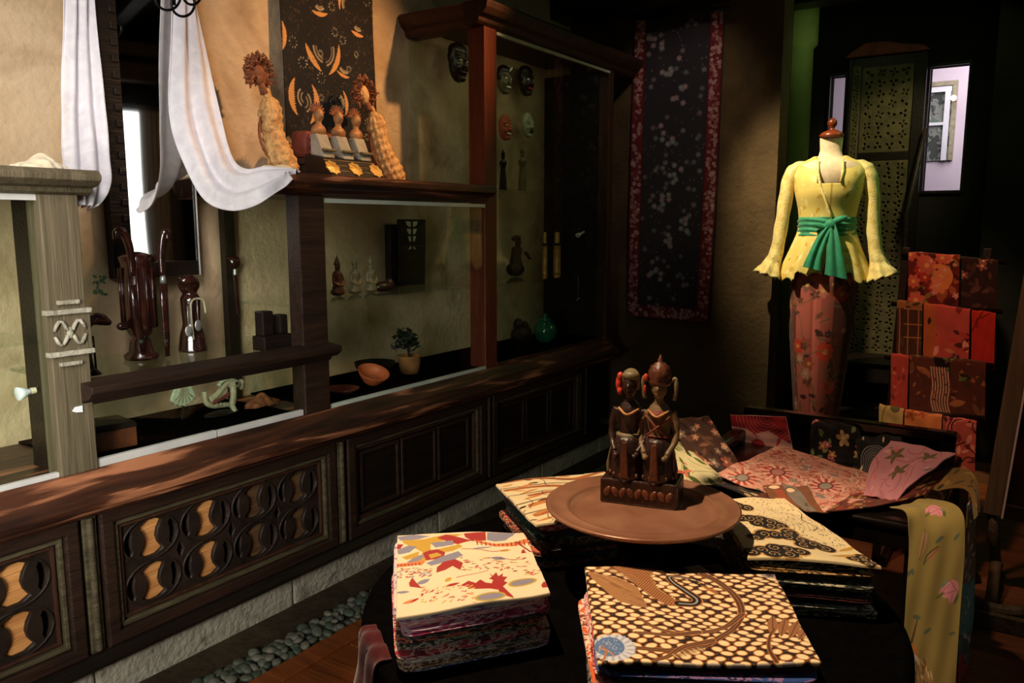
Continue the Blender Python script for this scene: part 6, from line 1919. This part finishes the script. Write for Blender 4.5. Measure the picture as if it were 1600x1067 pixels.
PL([(650, 415), (665, 440), (690, 410), (700, 440), (730, 415), (725, 440), (755, 440), (730, 470), (750, 480), (720, 500), (770, 545), (775, 560), (700, 540), (680, 500), (655, 485), (665, 470), (640, 460), (660, 450)], rd)
def eye(x, y, w_, h_, a):
    ux, uy = U(x, y)
    cv.ell(ux, uy, w_, h_, a, gy, .018, 'b8a048')
eye(640, 560, .085, .040, .05)
eye(840, 470, .085, .036, .22)
LF(715, 300, .12, .06, -.25, gy, '6d6a7c')
LF(990, 405, .06, .05, 1.5, gy)
LF(960, 340, .05, .02, .4, gy)
LF(620, 232, .16, .022, .05, gy)
LF(760, 248, .09, .03, .1, yl_)
LF(250, 470, .10, .05, .4, gy)
PL([(185, 440), (215, 480), (245, 510), (170, 500), (165, 475)], rd)
LF(420, 495, .11, .032, .1, rd)
LF(400, 465, .06, .04, .7, yl_)
LF(130, 535, .09, .03, -.1, gy)
LF(175, 585, .11, .035, .2, og)
LF(200, 578, .06, .02, .5, rd)
for pts in (((490, 235), (600, 242), (690, 255), (780, 240)), ((870, 300), (800, 305), (760, 300)), ((450, 455), (560, 430), (640, 400))):
    cv.spline([U(*p) for p in pts], .008, rd)
PL([(865, 245), (880, 232), (890, 262), (860, 265)], rd)
PL([(945, 485), (965, 460), (985, 470), (1005, 450), (1035, 470), (1035, 490), (950, 498)], rd)
rr = random.Random(77)
for k in range(64):
    x, y = rr.uniform(480, 900), rr.uniform(290, 400)
    LF(x, y, rr.uniform(.02, .05), rr.uniform(.009, .018), rr.uniform(-.6, .8), rr.choice([rd, rd, 'c85a40', 'a8a050', '8a2a28']))
for k in range(50):
    LF(rr.uniform(90, 300), rr.uniform(375, 440), rr.uniform(.02, .045), .012, rr.uniform(-.8, .8), rr.choice([rd, rd, 'c06048', gy]))
for k in range(60):
    LF(rr.uniform(230, 560), rr.uniform(500, 600), rr.uniform(.02, .045), .012, rr.uniform(-.2, 1.2), rr.choice([rd, 'c85a40', yl_, 'e0a080']))
for k in range(26):
    LF(rr.uniform(860, 1010), rr.uniform(380, 420), rr.uniform(.02, .06), .012, rr.uniform(0, .5), rr.choice([rd, 'c85a40', 'b8a860']))
stack('left stack', 1.262, .955, R(-43), .292, .338, ['white and violet', 'pink and white', 'magenta and white', 'grey and black', 'salmon and black', 'dark green and cream', 'crimson and cream', 'grey and cream', 'brown and cream', 'blue and white'], 3, 'cream batik with big red leaves and grey petals, top of the left stack', cv, .007, quad_=[(1.008, .927), (1.248, .752), (1.473, .958), (1.294, 1.181)])

# --- front stack, pebbled phoenix batik
cv = Cv(1, .95, 420, '1f130d', 42)
rr = cv.r
def pebbles(keep=lambda x, y: True):
    j = 0
    y = .015
    while y < .96:
        x = (.5 * (j % 2)) * .074
        while x < 1.02:
            xx_, yy_ = x + rr.uniform(-.008, .008), y + rr.uniform(-.006, .006)
            if keep(xx_, yy_):
                cv.ell(xx_, yy_, .0235 * rr.uniform(.85, 1.12), .0175 * rr.uniform(.85, 1.12), rr.uniform(-.6, .3), 'f2dfae', .0055, 'b0642c')
                cv.ell(xx_ + .037, yy_, .004, .004, 0, '8a6a4a')
                cv.ell(xx_ + .037, yy_, .002, .002, 0, '1f130d')
            x += .074
        y += .0395
        j += 1
pebbles()
# wing of fine feathers, scaled body
cv.poly([(.02, .88), (.10, .83), (.18, .80), (.26, .70), (.275, .60), (.29, .50), (.24, .50), (.15, .56), (.09, .68), (.03, .80)], 'a8784c')
for k in range(60):
    t_ = rr.random()
    x0, y0 = .03 + .18 * t_ + rr.uniform(0, .05), .86 - .32 * t_ + rr.uniform(-.02, .06)
    cv.line([(x0, y0), (x0 + .05, y0 - .05)], .0022, rr.choice(['6d4426', 'c89a68', '7a5030']))
bd = [(.15, .95), (.38, .95), (.34, .84), (.36, .72), (.42, .62), (.46, .55), (.40, .53), (.33, .60), (.26, .72), (.20, .85)]
cv.poly(bd, 'c88a54')
def inside(px, py, pg):
    s_ = False
    for i in range(len(pg)):
        (x0, y0), (x1, y1) = pg[i], pg[(i + 1) % len(pg)]
        if (y0 > py) != (y1 > py) and px < (x1 - x0) * (py - y0) / (y1 - y0) + x0: s_ = not s_
    return s_
for j in range(30):
    for i in range(20):
        x, y = .14 + i * .016 + (j % 2) * .008, .95 - j * .0145
        if inside(x, y, bd): cv.arc(x, y, .0095, PI, 2 * PI, .0042, '5d2c12', 6)
for k in range(9): cv.spline([(.06 + k * .012, .94), (.16 + k * .008, .86), (.25 + k * .006, .75)], .003, '5d3a22' if k % 2 else 'c08a58')
# neck and head
nk = [(.45, .56), (.52, .565), (.545, .62), (.50, .70), (.45, .78), (.44, .85), (.49, .875), (.54, .86)]
cv.spline(nk, .062, 'c07a44', .03)
cv.spline(nk, .050, '14100e', .022)
cv.spline(nk, .010, 'a8a098', .006)
cv.leaf(.575, .80, .13, .045, -.8, '14100e')
cv.leaf(.625, .72, .14, .03, -1.0, 'b5713a', '5d3a1c')
cv.ell(.585, .80, .008, .008, 0, 'd88a4a')
# long brown tail ribbons
for off, pts in enumerate(([(.62, .93), (.69, .82), (.735, .66), (.745, .52), (.70, .38), (.60, .24), (.48, .14), (.34, .10), (.18, .12)], [(.74, .47), (.64, .35), (.52, .27), (.40, .25), (.30, .29), (.24, .37)], [(.55, .20), (.42, .14), (.33, .06), (.26, .02)], [(.50, .27), (.36, .23), (.26, .23), (.20, .235)])):
    w0 = .044 if off == 0 else .034
    cv.spline(pts, w0, 'c08450', w0 * .6)
    cv.spline(pts, w0 - .009, '5a3520', w0 * .5)
    cv.spline(pts, .003, 'a8784c')
for k in range(12): cv.leaf(.36 + k * .012, .06 + k * .006, .05, .010, -.9, '8a6a48' if k % 2 else 'c8a070')
# blue flower fan bottom left
cv.ell(.085, .12, .10, .105, 0, 'c8ccd8')
for k in range(34):
    a = k * 2 * PI / 34
    cv.leaf(.085 + .085 * math.cos(a), .12 + .088 * math.sin(a), .05, .010, a, 'a8aec4' if k % 2 else 'd8dae4')
cv.ell(.070, .13, .068, .078, 0, '5d7aa8')
for k in range(60): cv.ell(.07 + rr.uniform(-.05, .05), .13 + rr.uniform(-.06, .06), .0025, .0025, 0, 'c8d0e0')
cv.spline([(.03, .02), (.05, .08), (.04, .14)], .010, 'b5713a')
cv.spline([(.02, .12), (.06, .10), (.085, .05)], .007, 'c8844a')
# feather group at right
for k in range(4):
    x = .86 + k * .045
    cv.leaf(x, .36 - .02 * k, .20, .05, 1.35 - .1 * k, 'a06a42', '5d3a22')
    for q in range(6): cv.line([(x - .012, .28 + q * .025), (x + .018, .30 + q * .025)], .002, '5d3a22')
cv.spline([(.80, .02), (.79, .12), (.82, .24), (.86, .32)], .024, 'b5713a', .012)
cv.spline([(.80, .02), (.79, .12), (.82, .24), (.86, .32)], .016, '5a3520', .008)
cv.ell(.97, .93, .05, .035, 0, 'a89a94')
cv.flower(.965, .93, .025, 6, '5a4a48', '2a2020')
for k in range(6): cv.ell(.30 + .11 * k, .004, .03, .012, 0, 'b8a8a0')
stack('front stack', 1.323, .493, R(-60), .366, .346, ['maroon and black', 'royal blue and violet', 'scarlet and white', 'pink and white', 'orange and white', 'crimson and cream', 'brown and cream', 'salmon and black', 'grey and black'], 5, 'black batik with cream pebbles and a tan phoenix, top of the front stack', cv, .007, quad_=[(1.078, .556), (1.268, .256), (1.561, .413), (1.384, .747)])

# --- right stack, black clouds on cream
cv = Cv(1, 1.35, 340, 'ecd9a8', 43)
rr = cv.r
def cloud(pts, r):
    for x, y in pts: cv.ell(x, y, r * rr.uniform(1.05, 1.3), r * rr.uniform(1.0, 1.2), 0, 'c89a58')
    for x, y in pts: cv.ell(x, y, r, r * .92, 0, '17110d')
    for x, y in pts:
        a = rr.uniform(0, 6)
        for q in range(9):
            rad = r * (.62 - .06 * q)
            cv.arc(x, y, rad, a + q * .8, a + q * .8 + .85, .006, 'c8a068', 4)
cloud([(.05, 1.15), (.14, 1.12), (.24, 1.16), (.33, 1.10), (.20, 1.22)], .078)
cloud([(.08, .86), (.16, .84), (.26, .82), (.36, .80), (.44, .74), (.50, .66), (.30, .72), (.40, .66)], .082)
cloud([(.18, .44), (.28, .50), (.38, .48), (.48, .46), (.58, .40), (.66, .34), (.72, .28), (.54, .54), (.56, .30)], .080)
cloud([(.05, .10), (.15, .16), (.27, .20), (.36, .18), (.45, .14), (.22, .08), (.34, .08)], .076)
cloud([(.86, .12), (.95, .16), (1.0, .08), (.92, .05)], .055)
for k in range(240):
    x, y = rr.uniform(.45, 1.0), rr.uniform(.35, 1.3)
    if y > 1.0 - (x - .5) * .2 and x < .5: continue
    cv.leaf(x, y, rr.uniform(.016, .034), .011, rr.uniform(0, 6.28), rr.choice(['5d4030', '3a2a20', '7a5a3c', '8d8a78']))
for k in range(60): cv.leaf(rr.uniform(0, .5), rr.uniform(0, 1.3), .02, .009, rr.uniform(0, 6), '4a3626')
for k in range(7): cv.spline([(.62 + .05 * k, .60), (.68 + .05 * k, .75), (.66 + .05 * k, .9)], .004, '7a5a3c')
cv.spline([(.95, 1.0), (.85, .85), (.9, .7), (.8, .6)], .010, '3a2a20')
cv.leaf(.92, .30, .24, .05, .5, 'd8a84c', '8a6a34')
cv.leaf(.80, .16, .26, .04, .25, 'c8984a', '8a6a34')
stack('right stack', 1.838, .462, R(-56), .285, .385, ['black and cream', 'ochre and black', 'grey-brown and black', 'dark green and cream', 'grey and black', 'maroon and black', 'grey-brown and black', 'grey and cream', 'black and cream'], 7, 'cream batik with black scrolled clouds, top of the right stack', cv, .007, quad_=[(1.626, .485), (1.73, .244), (2.036, .523), (1.935, .665)])

# --- rear left stack, half under the tray
cv = Cv(1, 1, 220, 'e4d0a4', 44)
rr = cv.r
for k in range(5):
    cv.spline([(rr.uniform(0, .2), .2 + k * .2), (.4, .25 + k * .18), (.7, .1 + k * .2), (1, .2 + k * .2)], .05, 'a8602c')
    cv.spline([(0, .25 + k * .2), (.4, .30 + k * .18), (.8, .18 + k * .2)], .014, '2a1a12')
for k in range(26):
    x, y = rr.random(), rr.random()
    cv.leaf(x, y, rr.uniform(.06, .13), .03, rr.uniform(-.4, .6), rr.choice(['c8803c', '2a1a12', '7a3f22', 'd89a50']), '2a1a12')
for k in range(6): cv.leaf(.12 + .02 * k, .1 + .15 * k, .2, .035, .35, 'd08a44', '5d3018')
cv.vines(24, '2a1a12', .006, .2)
stack('rear left stack', 1.752, .985, R(-38), .32, .32, ['crimson and cream', 'maroon and black', 'teal and black', 'black and cream', 'grey and black', 'salmon and black', 'teal and black', 'brown and cream'], 9, 'cream and ochre batik half under the tray, top of the rear left stack', cv, .007)

# pair of folded edges in the gap under the tray
p_ = at(1096, 880, Z=.455)
folded('folded_cloth', 'small grey-violet striped folded cloth in the gap behind the front stack', p_.x + .03, p_.y + .0, TZ + .001, .045, .12, .032, R(-38), mat_print('gap_print', [hx('9a8a8c'), hx('4a3f48'), hx('c8b4ac'), hx('6a3f48')], 60, (2, 2, 1)), None, 'folded cloths in the gap', 4, 3)
p_ = at(1120, 890, Z=.43)
folded('folded_cloth', 'dark folded cloth beside the grey-violet one in the gap', p_.x + .045, p_.y - .0, TZ + .001, .04, .10, .022, R(-38), pmat('grey-brown and black'), None, 'folded cloths in the gap', 5, 2)
